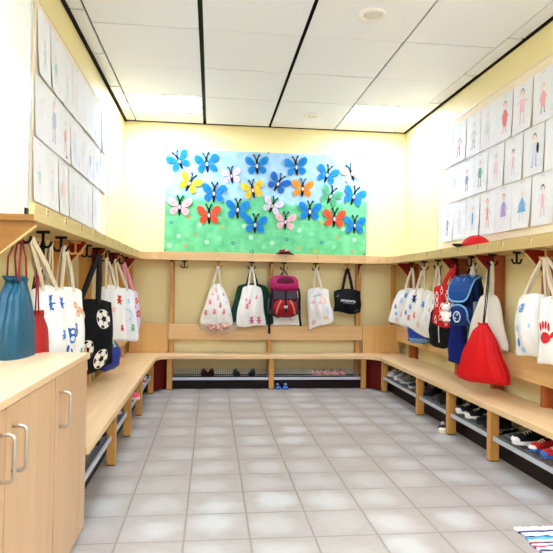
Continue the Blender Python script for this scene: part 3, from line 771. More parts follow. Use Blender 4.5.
def prof_interp(keys, n=18):
    out = []
    for i in range(n + 1):
        u = i / n * (len(keys) - 1); k = min(int(u), len(keys) - 2); f_ = u - k; f_ = f_*f_*(3-2*f_) if False else f_
        out.append(tuple(a + (b - a) * f_ for a, b in zip(keys[k], keys[k+1])))
    return out
def cord(t, pts, r, m, name='cord'):
    q = MB(); q.tube(pts, r, m, 8); q.build(name, t)

BLU = M(34, 92, 176); BLU2 = M(76, 142, 206); ORG = M(226, 160, 110); PNK = M(226, 120, 130); LPNK = M(240, 188, 180); GRN = M(110, 170, 140); REDP = M(206, 40, 40); PALEB = M(170, 200, 230)

# --- left wall, near to far
HLz = ZH
t = gather('drawstring_bag', 'teal blue drawstring bag with red cords on the left wall, nearest bag', 'bag', (-.862, 2.67, .70), R(86),
    prof_interp([(0, .11, .045, 0), (.03, .135, .06, .01), (.16, .15, .068, .03), (.29, .14, .062, .05), (.39, .10, .05, .10), (.455, .045, .035, .2), (.48, .058, .04, .24)], 26), M(4, 74, 98, rough=.45), npl=11, seed=1, group='drawstring bags')
c, s_ = math.cos(R(-80)), math.sin(R(-80))
CR = M(150, 44, 52)
for dx, dy in ((-.05, -.03), (-.02, .03), (.03, -.035), (.06, .02)):
    cord(t, [(dx, dy, .465), (dx*.6, dy, .57), (.02, -.002 + dy*.3, ZH - .70 + .012)], .0045, CR)
t = gather('drawstring_bag', 'dull red drawstring bag squeezed between the teal bag and a white tote', 'bag', (-.825, 2.865, .60), R(84),
    prof_interp([(0, .06, .03, 0), (.04, .085, .045, 0), (.2, .09, .05, .02), (.34, .07, .04, .05), (.40, .03, .025, .2), (.42, .035, .03, .2)], 22), M(158, 34, 32, rough=.6), npl=9, seed=3, group='drawstring bags')
for dx in (-.02, .02): cord(t, [(dx, 0, .40), (dx*.5, 0, .52), (dx*.2, .004, ZH - .60 + .01)], .004, CR)

b = Tote('tote_bag', 'white tote with blue bear prints on the left wall, behind the teal drawstring bag', 'bag', (-.815, 2.72, HLz), (-.815, 2.99), R(64), .28, .42, 1.145, seed=2, T=.07, wt=.86, tilt=.06, swid=.026)
p = b.printer(); p.figure(-.0, .33, .075, BLU); p.figure(.085, .335, .06, BLU); p.ell(.05, .05, .03, .014, BLU); p.ell(.10, .07, .02, .02, BLU); p.figure(.06, .16, .05, BLU2); p.build()
b = Tote('tote_bag', 'black bag hidden behind the left white totes, only its strap showing', 'bag', (-.85, 3.03, HLz), (-.90, 3.1), R(88), .33, .36, 1.12, seed=9, T=.03, mat=BLACKM, strap=M(26, 24, 26))
b = Tote('tote_bag', 'white tote with big blue letters and orange rings, beside the football tote', 'bag', (-.83, 3.38, HLz), (-.825, 3.42), R(66), .35, .46, 1.135, seed=4, T=.10, wt=.84, swid=.028)
p = b.printer()
for (x, z, s_) in ((-.065, .17, .8), (-.02, .195, 1.0), (.03, .225, .9)):
    p.ring(x, z + .018*s_, .022*s_, .010, BLU); p.ring(x + .004, z - .018*s_, .026*s_, .011, BLU); p.line([(x - .02*s_, z + .04*s_), (x - .02*s_, z - .045*s_)], .011, BLU)
p.ring(-.02, .095, .03, .012, BLU); p.ell(-.02, .095, .010, .010, BLU); p.ring(.03, .03, .024, .011, BLU); p.figure(.10, .09, .045, GRN)
p.ell(-.085, .07, .014, .03, BLU)
for x, z in ((.045, .36), (.085, .335), (.12, .325), (.06, .315)): p.ring(x, z, .02, .012, ORG)
p.build()
# extra broad strap seen in front of the pair
b2 = Tote('tote_bag', 'plain beige tote on the left wall, hanging against the wall behind the letter-printed tote', 'bag', (-.82, 3.05, HLz), (-.885, 3.25), R(88), .32, .40, 1.13, seed=6, T=.03, mat=CLOTH2, swid=.034)

BLK = M(9, 9, 11, rough=.8); WHT = M(238, 232, 220)
b = Tote('tote_bag', 'black tote printed with white footballs on the left wall', 'bag', (-.835, 4.40, HLz), (-.872, 4.32), R(54), .44, .52, 1.04, seed=5, T=.09, mat=BLK, strap=M(24, 24, 27), wt=.96, swid=.034, wr=.008, tilt=.02)
p = b.printer()
def football(p, x, z, r, half=0):
    p.ell(x, z, r, r, WHT, 26)
    dk = M(20, 20, 22)
    p.poly([(x + r*.34*math.cos(PI/2 + 2*PI*k/5 + .3), z + r*.34*math.sin(PI/2 + 2*PI*k/5 + .3)) for k in range(5)], dk, .0036)
    for k in range(5):
        a = PI/2 + 2*PI*k/5 + .3
        p.ell(x + r*.82*math.cos(a), z + r*.82*math.sin(a), r*.14, r*.27, dk, 10, .0036, a)
        p.line([(x + r*.34*math.cos(a), z + r*.34*math.sin(a)), (x + r*.72*math.cos(a), z + r*.72*math.sin(a))], .0035, dk, .0034)
    p.cut('football_print')
football(p, .095, .375, .072); football(p, -.075, .175, .068); football(p, .075, .085, .07); football(p, -.135, .42, .06)
p.build()
b = Tote('tote_bag', 'white tote with a red print, half behind the football tote', 'bag', (-.84, 4.77, HLz), (-.80, 4.70), R(40), .34, .44, 1.14, seed=7, T=.07)
p = b.printer(); p.figure(.075, .33, .07, REDP); p.figure(.11, .10, .05, REDP); p.ell(.02, .25, .02, .02, LPNK); p.build()
t = gather('drawstring_bag', 'dark blue drawstring bag with pale patterned top, low behind the football bag', 'bag', (-.835, 4.80, .455), R(55),
    prof_interp([(0, .07, .05, 0), (.03, .12, .07, 0), (.12, .14, .08, .03), (.2, .11, .06, .08), (.25, .05, .04, .2), (.27, .055, .045, .2)], 20), M(24, 44, 140, rough=.45), npl=10, seed=5, group='drawstring bags')
q = MB(); q.rings([[(w*math.cos(2*PI*k/30), th*math.sin(2*PI*k/30), z) for k in range(30)] for z, w, th in ((.185, .125, .068), (.22, .10, .055), (.26, .058, .047))], M(170, 190, 140), False, False); q.build('top_band', t)
cord(t, [(0, 0, .27), (-.02, .02, .6), (-.02, .03, ZH - .455)], .004, CLOTH2)
b = Tote('tote_bag', 'pale white tote with faint green and blue prints on the left wall', 'bag', (-.83, 5.13, HLz), (-.775, 5.14), R(42), .36, .46, 1.115, seed=8, T=.08, mat=M(232, 232, 234, rough=.9))
p = b.printer(); p.figure(.10, .12, .06, GRN); p.figure(-.02, .12, .05, PALEB); p.ring(.04, .23, .05, .006, PALEB); p.line([(-.1, .3), (.08, .27), (.12, .2)], .006, PALEB); p.figure(.06, .35, .04, PALEB); p.build()
b = Tote('tote_bag', 'lilac pink flowered bag with pink straps, farthest on the left wall', 'bag', (-.83, 5.60, HLz), (-.785, 5.72), R(50), .30, .40, 1.10, seed=10, T=.06, mat=M(226, 200, 222, rough=.8), strap=M(226, 150, 160))
p = b.printer(); MAG = M(206, 50, 110)
for x, z, r_ in ((.08, .30, .03), (.10, .17, .035), (.03, .24, .022), (.0, .12, .03), (-.06, .3, .03), (.06, .06, .03)):
    for k in range(5): p.ell(x + r_*.7*math.cos(k*1.257), z + r_*.7*math.sin(k*1.257), r_*.42, r_*.42, MAG if z > .1 else BLU, 8)
    p.ell(x, z, r_*.35, r_*.35, M(240, 200, 90), 8, .0034); p.cut('flower_print')
p.line([(.0, .36), (.04, .24), (.03, .06)], .008, M(90, 60, 140)); p.build()

# --- back wall
YB = 6.505
b = Tote('tote_bag', 'bulging white tote with pink prints, leftmost on the back wall', 'bag', (.072, YB, HLz), (.07, YB), 0, .37, .47, 1.165, seed=11, T=.11, wt=.30, attach=.7, wr=.012, strap=CLOTH2)
p = b.printer()
for x, z, h in ((-.02, .40, .05), (.005, .315, .05), (.07, .36, .035), (-.085, .27, .055), (-.125, .15, .06), (-.03, .17, .055), (.075, .165, .055), (.03, .24, .05), (.10, .27, .03), (-.05, .36, .03), (.14, .12, .04)): p.figure(x, z, h, PNK if (x*100) % 2 > .8 else LPNK)
p.build()
def clear_mat():
    m, n, l, b_ = new_mat('clear_plastic'); b_.inputs['Base Color'].default_value = srgb((226, 220, 206)); b_.inputs['Roughness'].default_value = .2; b_.inputs['Alpha'].default_value = .24; return m
t = gather('plastic_bag', 'clear plastic bag of pink clothes under the leftmost back wall tote', 'bag', (.085, YB - .012, .60), 0,
    prof_interp([(0, .07, .02, 0), (.012, .13, .04, .02), (.05, .20, .055, .03), (.10, .215, .06, .03), (.135, .20, .055, .03)], 12), clear_mat(), npl=9, seed=2)
q = MB(); q.ellipsoid((0, 0, .085), (.13, .035, .05), M(214, 130, 110, var=.5, scale=40), 20, 10); 
for k in range(16):
    a = k * 2.4; q.ellipsoid((.11*math.cos(a)*(k/16)**.5, -.033 + .006*(k % 2), .085 + .04*math.sin(a)*(k/16)**.5), (.012, .006, .010), M(120, 50, 56) if k % 2 else M(240, 220, 210), 8, 5)
q.build('clothes', t)

b = Tote('tote_bag', 'dark green bag hanging behind a white tote on the back wall', 'bag', (.452, YB + .02, HLz), (.465, YB + .035), 0, .50, .47, 1.175, seed=12, T=.04, mat=M(14, 66, 46, rough=.6), strap=M(16, 50, 38), wt=.64, wr=.006)
b = Tote('tote_bag', 'white tote with pink prints in front of the dark green bag', 'bag', (.452, YB - .02, HLz), (.452, YB - .035), 0, .335, .455, 1.155, seed=13, T=.06, wt=.60, wr=.010, strap=CLOTH2)
p = b.printer()
for x, z, h in ((-.045, .225, .06), (-.02, .27, .05), (.05, .32, .045), (-.06, .30, .03), (.005, .065, .075), (.085, .06, .075)): p.figure(x, z, h, M(206, 84, 130) if z < .1 else PNK)
p.build()

# red backpack
MAGB = M(158, 24, 80, rough=.6); DKR = M(70, 16, 28, rough=.6); GR = M(74, 66, 78, rough=.6)
b = Tote('tote_bag', 'white tote with faint green print, mostly hidden behind the red backpack', 'bag', (.83, YB + .02, HLz), (.85, YB + .045), 0, .34, .46, 1.17, seed=14, T=.03, wr=.005)
p = b.printer(); p.ell(-.09, .10, .03, .02, GRN); p.ell(.06, .06, .03, .012, LPNK); p.build()
t = thing('backpack', 'magenta and dark red child backpack with hanging black straps on the back wall', 'bag', (.815, YB - .07, .80), R(4))
def loft_part(name, keys, mat, parent, ex=3.0, n=36, yoff=0.0):
    q = MB(); rings = []
    for z, w, th, yo in keys:
        rings.append([(w*math.copysign(abs(math.cos(2*PI*k/n))**(2/ex), math.cos(2*PI*k/n)), yoff + yo + th*math.copysign(abs(math.sin(2*PI*k/n))**(2/ex), math.sin(2*PI*k/n)), z) for k in range(n)])
    q.rings(rings, mat); return q.build(name, parent)
body = loft_part('body', [(.0, .09, .03, .01), (.02, .135, .06, 0), (.10, .155, .075, 0), (.22, .155, .075, 0), (.33, .14, .07, 0), (.40, .12, .06, 0), (.42, .10, .045, 0)], DKR, t)
loft_part('lid', [(.295, .13, .045, -.035), (.31, .155, .075, -.03), (.36, .162, .082, -.02), (.42, .155, .075, -.005), (.455, .125, .055, .01), (.468, .08, .03, .01)], MAGB, t)
q = MB(); q.ellipsoid((.0, -.082, .40), (.10, .016, .062), M(92, 16, 40), 18, 8); q.build('lid_panel', t)
loft_part('front_pocket', [(.015, .07, .02, -.06), (.03, .12, .04, -.07), (.10, .14, .045, -.075), (.17, .12, .04, -.07), (.20, .07, .025, -.06)], M(150, 16, 32, rough=.6), t)
for d in (-1, 1):
    q = MB(); q.ribbon([(.050*d, -.10, .19), (.075*d, -.119, .15), (.098*d, -.118, .085), (.105*d, -.105, .04)], .016, .004, M(196, 130, 96)); q.build('reflector_strip', t)
q = MB(); q.ribbon([(.004, -.075, .30), (.0, -.098, .21), (.0, -.124, .14), (.0, -.122, .05)], .022, .005, BLACKM); q.build('closing_strap', t)
q = MB(); q.box((-.02, -.132, .105), (.02, -.120, .135), M(178, 166, 166), .004); q.build('buckle', t)
q = MB(); q.box((-.13, -.078, .205), (.13, -.062, .30), GR, .006); q.build('mesh_panel', t)
for d in (-1, 1):
    loft_part('side_pocket', [(.03, .02, .03, 0), (.05, .035, .05, 0), (.18, .035, .05, 0), (.22, .022, .035, 0)], GR, t).location = (.148*d, -.01, .0)
    q = MB(); q.ribbon([(.15*d, -.06, .33), (.158*d, -.10, .25), (.165*d, -.07, .14), (.168*d + (.0 if d < 0 else .01), -.03, .0), (.165*d + (.0 if d < 0 else .03), -.02, -.10 if d > 0 else -.185)], .026, .006, BLACKM); q.build('strap', t)
cord(t, [(-.05, .02, .455), (-.01, .02, .50), (.0, .03, .56), (.02, .02, .50), (.05, .02, .455)], .007, BLACKM, 'grab_loop')

b = Tote('tote_bag', 'white tote with pale orange watercolour print, second from right on back wall', 'bag', (1.192, YB, HLz), (1.21, YB - .01), R(-12), .285, .43, 1.14, seed=15, T=.05, wt=.86, tilt=.055, attach=.35, strap=CLOTH2)
p = b.printer(); PO = M(244, 202, 176); PL = M(206, 206, 230)
for k, (x, z) in enumerate(((-.04, .33), (-.015, .335), (.01, .34), (.03, .345))): p.line([(x - .012, z), (x, z + .012), (x + .012, z - .006)], .006, M(120, 130, 180))
for x, z, rx, rz, m in ((.05, .33, .018, .04, PO), (.07, .28, .02, .04, PO), (.02, .26, .02, .018, LPNK), (-.06, .27, .025, .018, LPNK), (.09, .16, .016, .05, PL), (-.08, .06, .025, .03, LPNK), (.06, .08, .03, .02, PO), (-.02, .18, .03, .03, M(248, 230, 216))): p.ell(x, z, rx, rz, m)
p.build()

b = Tote('shopping_bag', 'black shopping bag with small white lettering, rightmost on the back wall', 'bag', (1.557, YB, HLz), (1.562, YB), 0, .315, .27, 1.13, seed=16, T=.09, mat=M(9, 9, 12, rough=.6), strap=M(24, 12, 16), wt=.98, attach=.36, swid=.028, wr=.004, group=None)
p = b.printer(); WL = M(222, 222, 222); GL = M(150, 154, 160)
x = -.085
for k in range(11):     # tall first line of lettering, each letter a few strokes
    st = [((0, 0), (0, .020)), ((0, .020), (.010, .020)), ((0, .010), (.009, .010)), ((.010, 0), (.010, .020)), ((0, 0), (.010, 0))]
    pick = [(0, 1, 2, 4), (0, 3, 2), (0, 1, 2), (0, 1, 3, 4), (0, 3, 4), (0, 2, 1, 4)][k % 6]
    for i in pick: p.line([(x + a, .128 + c_) for a, c_ in st[i]], .0042, WL)
    x += .0155
p.cut('lettering')
x = -.068
for k in range(14):
    p.line([(x, .110), (x + .005, .118)], .0032, GL); p.line([(x + .005, .118), (x + .0085, .110)], .0032, GL); x += .0102
p.cut('small_lettering'); p.line([(-.135, .19), (-.115, .20), (-.10, .215)], .004, GL); p.line([(-.12, .195), (-.11, .18)], .004, GL)
p.cut('logo'); p.ell(.10, .035, .022, .012, M(60, 52, 84)); p.line([(.085, .03), (.125, .045)], .004, GL); p.build()

# --- right wall, far to near
b = Tote('tote_bag', 'white tote, farthest of the three overlapping totes on the right wall', 'bag', (2.09, 5.84, HLz), (2.05, 5.80), R(-46), .40, .41, 1.15, seed=21, T=.05, wt=.60, tilt=-.06)
def stamps(b, lst):
    p = b.printer()
    for x, z, h, m in lst: p.figure(x, z, h, m)
    p.build()
stamps(b, [(-.11, .12, .045, BLU2), (-.12, .20, .05, BLU), (-.06, .27, .05, PALEB), (-.10, .05, .05, LPNK), (-.05, .12, .05, LPNK), (-.02, .33, .05, BLU2), (.05, .2, .05, LPNK)])
b = Tote('tote_bag', 'white tote with dark blue print, middle of three overlapping right wall totes', 'bag', (2.085, 5.49, HLz), (2.05, 5.47), R(-56), .40, .42, 1.15, seed=22, T=.05, wt=.60, tilt=-.06)
stamps(b, [(-.05, .31, .075, M(30, 50, 110)), (-.09, .22, .05, BLU2), (-.10, .10, .06, PNK), (-.03, .15, .06, PNK), (.02, .08, .05, LPNK), (.06, .28, .05, BLU2), (-.14, .15, .05, BLU)])
b = Tote('tote_bag', 'white tote with two big blue prints, nearest of three overlapping right totes', 'bag', (2.085, 5.13, HLz), (2.06, 5.05), R(-66), .40, .40, 1.13, seed=23, T=.07, wt=.60, tilt=-.05)
p = b.printer()
for x, z in ((.06, .245), (.085, .075)):
    for k in range(4): p.ell(x - .036 + .024*k, z + .035 + .006*(k % 2), .009, .022, BLU2, 10)
    p.ell(x, z, .04, .026, BLU2, 14); p.ell(x - .05, z - .004, .016, .012, BLU2, 8)
p.figure(-.04, .30, .04, BLU); p.figure(-.1, .13, .06, LPNK); p.figure(-.02, .12, .06, LPNK); p.figure(-.07, .22, .04, PNK); p.build()
t = gather('drawstring_bag', 'blue drawstring bag with paler bottom, under the three overlapping white totes', 'bag', (2.085, 5.60, .60), R(-40),
    prof_interp([(0, .07, .04, 0), (.025, .11, .055, 0), (.12, .12, .06, .02), (.3, .10, .05, .04), (.40, .03, .025, .2)], 20), M(26, 62, 160, rough=.4), npl=10, seed=7, group='drawstring bags')
q = MB(); q.rings([[(w*math.cos(2*PI*k/30), th*math.sin(2*PI*k/30), z) for k in range(30)] for z, w, th in ((-.003, .05, .03), (.004, .095, .05), (.024, .1155, .0605), (.05, .118, .062))], M(110, 150, 190, rough=.4), True, False); q.build('bottom_band', t)
cord(t, [(0, 0, .40), (.0, .01, .6), (.0, .03, ZH - .60)], .004, BLACKM)
t = gather('drawstring_bag', 'black drawstring bag with white zip pull, below the red patterned tote', 'bag', (2.06, 4.97, .625), R(-64),
    prof_interp([(0, .08, .04, 0), (.03, .125, .06, 0), (.15, .135, .065, .02), (.3, .12, .055, .04), (.38, .04, .03, .2)], 20), M(10, 10, 13, rough=.6), npl=10, seed=8, group='drawstring bags')
q = MB(); q.tube([(.02, -.066, .22), (.025, -.068, .12), (.03, -.066, .05)], .005, WHT, 6); q.build('zip_pull', t)
cord(t, [(0, 0, .38), (-.02, .01, .5), (-.05, .03, ZH - .625)], .004, BLACKM)
b = Tote('tote_bag', 'red tote with white hand-drawn pattern and red strap on the right wall', 'bag', (2.095, 4.80, HLz), (2.065, 4.86), R(-48), .27, .36, 1.19, seed=24, T=.06, mat=M(206, 34, 36, rough=.7), strap=M(200, 40, 40), wt=.92, attach=.25, swid=.03)
p = b.printer(); WP = M(244, 222, 214)
for k in range(15):
    x = -.10 + .05*(k % 5); z = .05 + .11*(k // 5) + (.04 if k % 2 else 0)
    p.ring(x, z, .02, .006, WP, 12, sx=.8); p.ell(x + .002, z + .03, .008, .014, WP, 8); p.line([(x - .016, z - .03), (x + .016, z - .022)], .005, WP)
p.build()

# blue school bag
NV = M(20, 48, 108, rough=.5); NV2 = M(20, 66, 132, rough=.5); PIPE = M(130, 186, 226, rough=.5); SG = M(150, 160, 174, rough=.5); DKN = M(16, 24, 60)
t = thing('school_bag', 'blue child school bag with pale blue piping on the right wall', 'bag', (2.062, 4.48, .855), R(-60)); t.scale = (.76, .84, 1)
q = MB(); q.box((-.125, -.06, .0), (.125, .10, .385), DKN, .035); q.build('body', t)
for d in (-1, 1):
    q = MB(); q.box((min(.115*d, .150*d), -.05, .02), (max(.115*d, .150*d), .08, .20), SG, .014); q.build('side_pocket', t)
    q = MB(); q.ribbon([(.127*d, -.03, .36), (.131*d, -.02, .28), (.15*d, -.01, .205)], .05, .006, NV, (d, 0, 0)); q.build('side_panel', t)
q = MB(); tmp = bmesh.new()      # slanted lid, rounded towards the front
rg = []
for w, y, z in ((.120, .095, .405), (.132, .03, .412), (.136, -.05, .385), (.136, -.10, .33), (.128, -.125, .275), (.11, -.135, .235), (.07, -.137, .215)):
    rg.append([(-w, y, z - .03), (-w, y, z), (w, y, z), (w, y, z - .03)])
q.rings(rg, NV2, smooth=False)
lid = q.build('lid', t)
q = MB(); q.tube([(-.122, .095, .40), (-.137, .03, .400), (-.140, -.05, .372), (-.140, -.10, .318), (-.132, -.127, .26), (-.112, -.139, .22), (-.07, -.142, .20), (0, -.143, .196), (.07, -.142, .20), (.112, -.139, .22), (.132, -.127, .26), (.140, -.10, .318), (.140, -.05, .372), (.137, .03, .40), (.122, .095, .40)], .0075, PIPE, 8); q.build('piping', lid)
q = MB()
rnd = random.Random(3)
for k in range(26):
    x = rnd.uniform(-.10, .10); y = rnd.uniform(-.09, .07); z = .414 if y > .0 else .412 + (y) * .45
    q.ellipsoid((x, y, z - (.0 if y > 0 else .006)), (.006, .006, .005), PIPE, 6, 4)
q.build('dots', lid)
pk = loft_part('front_pocket', [(.005, .10, .035, -.08), (.015, .118, .05, -.085), (.09, .122, .058, -.09), (.14, .115, .052, -.088), (.165, .08, .04, -.08)], NV, t, 4.0)
q = MB(); q.tube([(-.125, -.10, .02), (-.126, -.135, .06), (-.122, -.140, .11), (-.10, -.142, .145), (-.05, -.135, .166), (0, -.13, .172), (.05, -.135, .166), (.10, -.142, .145), (.122, -.140, .11), (.126, -.135, .06), (.125, -.10, .02)], .007, PIPE, 8); q.build('piping', pk)
q = MB(); q.rings([[(r_*math.cos(2*PI*k/24), y, .075 + r_*math.sin(2*PI*k/24)) for k in range(24)] for r_, y in ((.046, -.146), (.046, -.151), (.036, -.151), (.036, -.146))], M(206, 220, 230), False, False)
for a in range(5):
    q.ellipsoid((.02*math.cos(a*1.257), -.151, .075 + .02*math.sin(a*1.257)), (.010, .003, .010), M(190, 200, 215) if a % 2 else M(60, 80, 120), 8, 5)
q.build('emblem', pk)
q = MB(); q.tube([(-.05, .08, .40), (-.045, .09, .45), (0, .095, .485), (.045, .09, .45), (.05, .08, .40)], .010, BLACKM, 8); q.build('handle', t)
for d in (-1, 1):
    q = MB(); q.ribbon([(.08*d, .10, .38), (.09*d, .125, .30), (.10*d, .125, .16), (.10*d, .105, .03)], .04, .012, BLACKM, (0, 1, 0)); q.build('strap', t)
# plush charm
FUR = M(244, 238, 228, rough=.95)
t = thing('plush_keychain', 'small white plush charm dangling at the corner of the blue school bag', 'toy', (1.893, 4.49, .89))
q = MB(); q.ellipsoid((0, 0, .045), (.034, .03, .042), FUR, 16, 10); q.build('body', t)
q = MB(); q.ellipsoid((.0, -.008, .108), (.034, .032, .031), FUR, 16, 10); hd = q.build('head', t)
for d in (-1, 1):
    q = MB(); q.ellipsoid((.026*d, 0, .137), (.012, .008, .014), FUR, 10, 6); q.build('ear', hd)
    q = MB(); q.ellipsoid((.034*d, -.012, .058), (.012, .012, .026), FUR, 10, 6); q.build('arm', t)
    q = MB(); q.ellipsoid((.018*d, -.014, .010), (.015, .02, .014), FUR, 10, 6); q.build('leg', t)
    q = MB(); q.ellipsoid((.012*d, -.039, .114), (.003, .003, .003), BLACKM, 6, 4); q.build('eye', hd)
q = MB(); q.tube([(0, 0, .135), (.02, .01, .165), (.05, .01, .18)], .002, STEEL, 6); q.build('cord', t)

t = gather('cloth_bag', 'long navy blue cloth bag hanging below the blue school bag', 'bag', (2.10, 4.72, .525), R(-56),
    prof_interp([(0, .075, .025, 0), (.008, .09, .035, .0), (.10, .088, .035, .05), (.25, .075, .032, .1), (.42, .06, .03, .12), (.50, .03, .02, .15)], 20), M(18, 32, 110, rough=.7), npl=7, seed=9)
cord(t, [(0, 0, .5), (0, .01, .7), (.0, .0, ZH - .525)], .004, DKN)
b = Tote('cloth_bag', 'small green bag peeking out between the blue school bag and a white tote', 'bag', (2.10, 4.456, HLz), (2.125, 4.45), R(-70), .17, .34, 1.06, seed=25, T=.05, mat=M(46, 120, 62), strap=STRAP, group=None)
p = b.printer(); p.ring(.02, .06, .035, .006, M(150, 190, 120)); p.ell(-.03, .10, .02, .03, M(20, 60, 40)); p.build()
b = Tote('tote_bag', 'plain white tote behind the red drawstring bag on the right wall', 'bag', (2.085, 4.106, HLz), (2.075, 4.13), R(-66), .37, .40, 1.125, seed=26, T=.07, mat=CLOTH2, strap=M(222, 206, 178), wt=.42, wr=.016, tilt=-.012)
t = gather('drawstring_bag', 'bright red drawstring bag hanging low over the right bench', 'bag', (1.985, 4.03, .475), R(-56),
    prof_interp([(0, .15, .03, 0), (.012, .20, .052, .02), (.05, .20, .066, .05), (.16, .155, .066, .08), (.28, .11, .056, .09), (.37, .06, .04, .16), (.415, .026, .022, .25), (.43, .032, .026, .25)], 30), M(204, 18, 22, rough=.5), npl=13, seed=4, ex=3.2, group='drawstring bags')
cord(t, [(0, 0, .425), (.006, .02, .60), (.0, .075, ZH - .475 + .01)], .005, M(30, 28, 30))
cord(t, [(.008, 0, .425), (.02, .02, .60), (.008, .075, ZH - .475 + .01)], .004, M(40, 38, 40))
b = Tote('tote_bag', 'bulging white tote with small blue prints, second nearest on the right wall', 'bag', (2.07, 3.41, HLz), (2.05, 3.455), R(-70), .31, .40, 1.135, seed=27, T=.15, wt=.86, attach=.6, wr=.012, swid=.018, belly=.25)
p = b.printer(); p.ring(-.06, .31, .03, .008, BLU2, sx=.8); p.figure(-.06, .31, .04, BLU2); p.cut('ring_print'); p.ell(-.10, .18, .018, .024, PALEB); p.cut(); p.ell(-.095, .09, .016, .03, BLU2); p.cut(); p.ell(-.06, .04, .02, .02, PALEB); p.figure(.02, .2, .03, PALEB); p.build()
b = Tote('tote_bag', 'white tote with a red handprint, cut by the right edge of the photo', 'bag', (2.07, 3.37, HLz), (2.055, 3.17), R(-66), .34, .42, 1.13, seed=28, T=.08, wt=.9, swid=.018)
p = b.printer(); 
for k in range(4): p.ell(-.135 + .022*k, .225 + (.012, .02, .018, .006)[k], .009, .028, REDP, 10)
p.ell(-.10, .165, .042, .036, REDP, 16); p.ell(-.045, .185, .012, .026, REDP, 10, .0022, -.7); p.build()

# ------------------------------------------------------------------ shoes
def shoe(lab, loc, rotz, up, sole, L=.185, kind='sneaker', toe=None, group='shoes', lace=(230, 226, 220)):
    """child's shoe; toe points along local -y"""
    t = thing('shoe', lab, 'shoe', loc, rotz, group); U = M(*up, rough=.7); S_ = M(*sole, rough=.6); W = L * .45
    prof = [(-.5, .10), (-.47, .26), (-.40, .38), (-.28, .47), (-.12, .46), (.05, .38), (.22, .36), (.38, .37), (.47, .28), (.5, .12)]
    hs = [.16, .22, .26, .30, .35, .40, .43, .44, .43, .38] if kind != 'sandal' else [.14, .19, .22, .24, .24, .22, .24, .34, .36, .3]
    q = MB(); n = 16
    def oval(y, hw, z): return [(hw*W*math.cos(2*PI*k/n), y*L, z) for k in range(n)]
    lo = [(w*W, y*L) for y, w in prof] + [(-w*W, y*L) for y, w in prof[::-1]]
    q.prism(lo, 0, L*.11, S_, .003); q.build('sole', t)
    q = MB(); rings = []
    for (y, w), h in zip(prof, hs):
        z0 = L*.10; hh = h*L*.62
        rings.append([(w*W*.96*math.cos(PI*k/10), y*L*.98, z0 + hh*max(0, math.sin(PI*k/10))**.7) for k in range(11)])
    q.rings(rings, U, closed=True); q.build('upper', t)
    q = MB(); hz = hs[6]*L*.62 + L*.10
    q.ellipsoid((0, .22*L, hz), (W*.25, L*.2, .006), M(14, 13, 15), 14, 4, None, -.9, 1.0); q.build('opening', t)
    if kind == 'sneaker':
        q = MB()
        for k in range(3):
            y = (-.16 + .09*k)*L; z = L*.10 + (.34 + .05*k)*L*.62
            q.tube([(-W*.22, y, z - .006), (0, y, z + .004), (W*.22, y, z - .006)], .003, M(*lace), 6)
        q.build('laces', t)
        if toe:
            q = MB(); q.ellipsoid((0, -.40*L, L*.13), (W*.40, L*.13, L*.11), M(*toe), 14, 8, None, -.3, 1); q.build('toe_cap', t)
    elif kind == 'strap':
        q = MB(); q.ribbon([(-W*.42, -.08*L, L*.2), (-W*.2, -.09*L, L*.355), (W*.2, -.09*L, L*.355), (W*.42, -.08*L, L*.2)], L*.14, .004, M(*lace), (0, 0, 1)); q.build('strap', t)
    return t
def rz(z, front, rear, x): return z - .004 + .056 * (x - front) / (rear - front)
yb = 6.47; zb = ZRB + .012
for x, lab, u in ((-.06, 'left shoe of the black-red pair on the back rack, left bay', (44, 18, 24)), (.015, 'right shoe of the black-red pair on the back rack, left bay', (44, 18, 24))): shoe(lab, (x, yb, zb), R(12 if x < 0 else -8), u, (26, 20, 24), .17, 'strap', lace=(120, 60, 70))
shoe('left one of two dark grey shoes near the middle post of the back bench', (.296, yb, zb), R(8), (40, 40, 46), (24, 24, 26), .165, 'sneaker', lace=(110, 112, 120))
shoe('right one of two dark grey shoes near the middle post of the back bench', (.474, yb, zb), R(-14), (40, 40, 46), (24, 24, 26), .165, 'sneaker', lace=(110, 112, 120))
for x, a, w in ((1.21, 60, 'leftmost'), (1.305, 40, 'second from left'), (1.405, 68, 'third from left'), (1.50, 30, 'rightmost')): shoe('pink shoe on the back rack, %s of the pink row' % w, (x, yb + .01, zb + .004), R(a), (226, 160, 150), (206, 160, 150), .115, 'strap', lace=(240, 200, 196))
for x, a, w in ((.755, 6, 'left'), (.845, -6, 'right')): shoe('%s blue shoe of the pair standing on the floor under the back bench' % w, (x, 6.43, 0), R(a), (36, 66, 150), (60, 110, 190), .15, 'sneaker', toe=(90, 130, 200), lace=(200, 214, 236))
def rshoe(lab, y, up, sole, a=-90, x=1.985, **k): shoe(lab, (x, y, rz(ZRS, 1.905, 2.15, x) + .012), R(a), up, sole, **k)
rshoe('light grey sneaker at the far corner of the right bench rack', 6.05, (196, 186, 190), (226, 222, 220), x=1.99, a=-70)
rshoe('grey sneaker next to the light grey one, far bay of the right bench', 5.80, (150, 146, 150), (206, 202, 200), a=-80, toe=(206, 202, 204))
rshoe('olive grey shoe in the middle of the far bay, right bench', 5.60, (96, 96, 84), (190, 186, 176), a=-95, toe=(160, 156, 150))
rshoe('dark shoe behind the second post of the right bench, far bay', 5.34, (40, 42, 46), (150, 150, 146), a=-85)
rshoe('dark navy shoe, far end of the second bay under the right bench', 4.97, (26, 28, 40), (34, 34, 38), a=-80, lace=(60, 64, 80))
rshoe('flat olive shoe lying in the second bay under the right bench', 4.78, (60, 58, 40), (70, 66, 50), a=-60, kind='sandal', L=.19)
rshoe('black low shoe, near end of the second bay under the right bench', 4.58, (22, 22, 24), (30, 30, 32), a=-95, lace=(50, 50, 56))
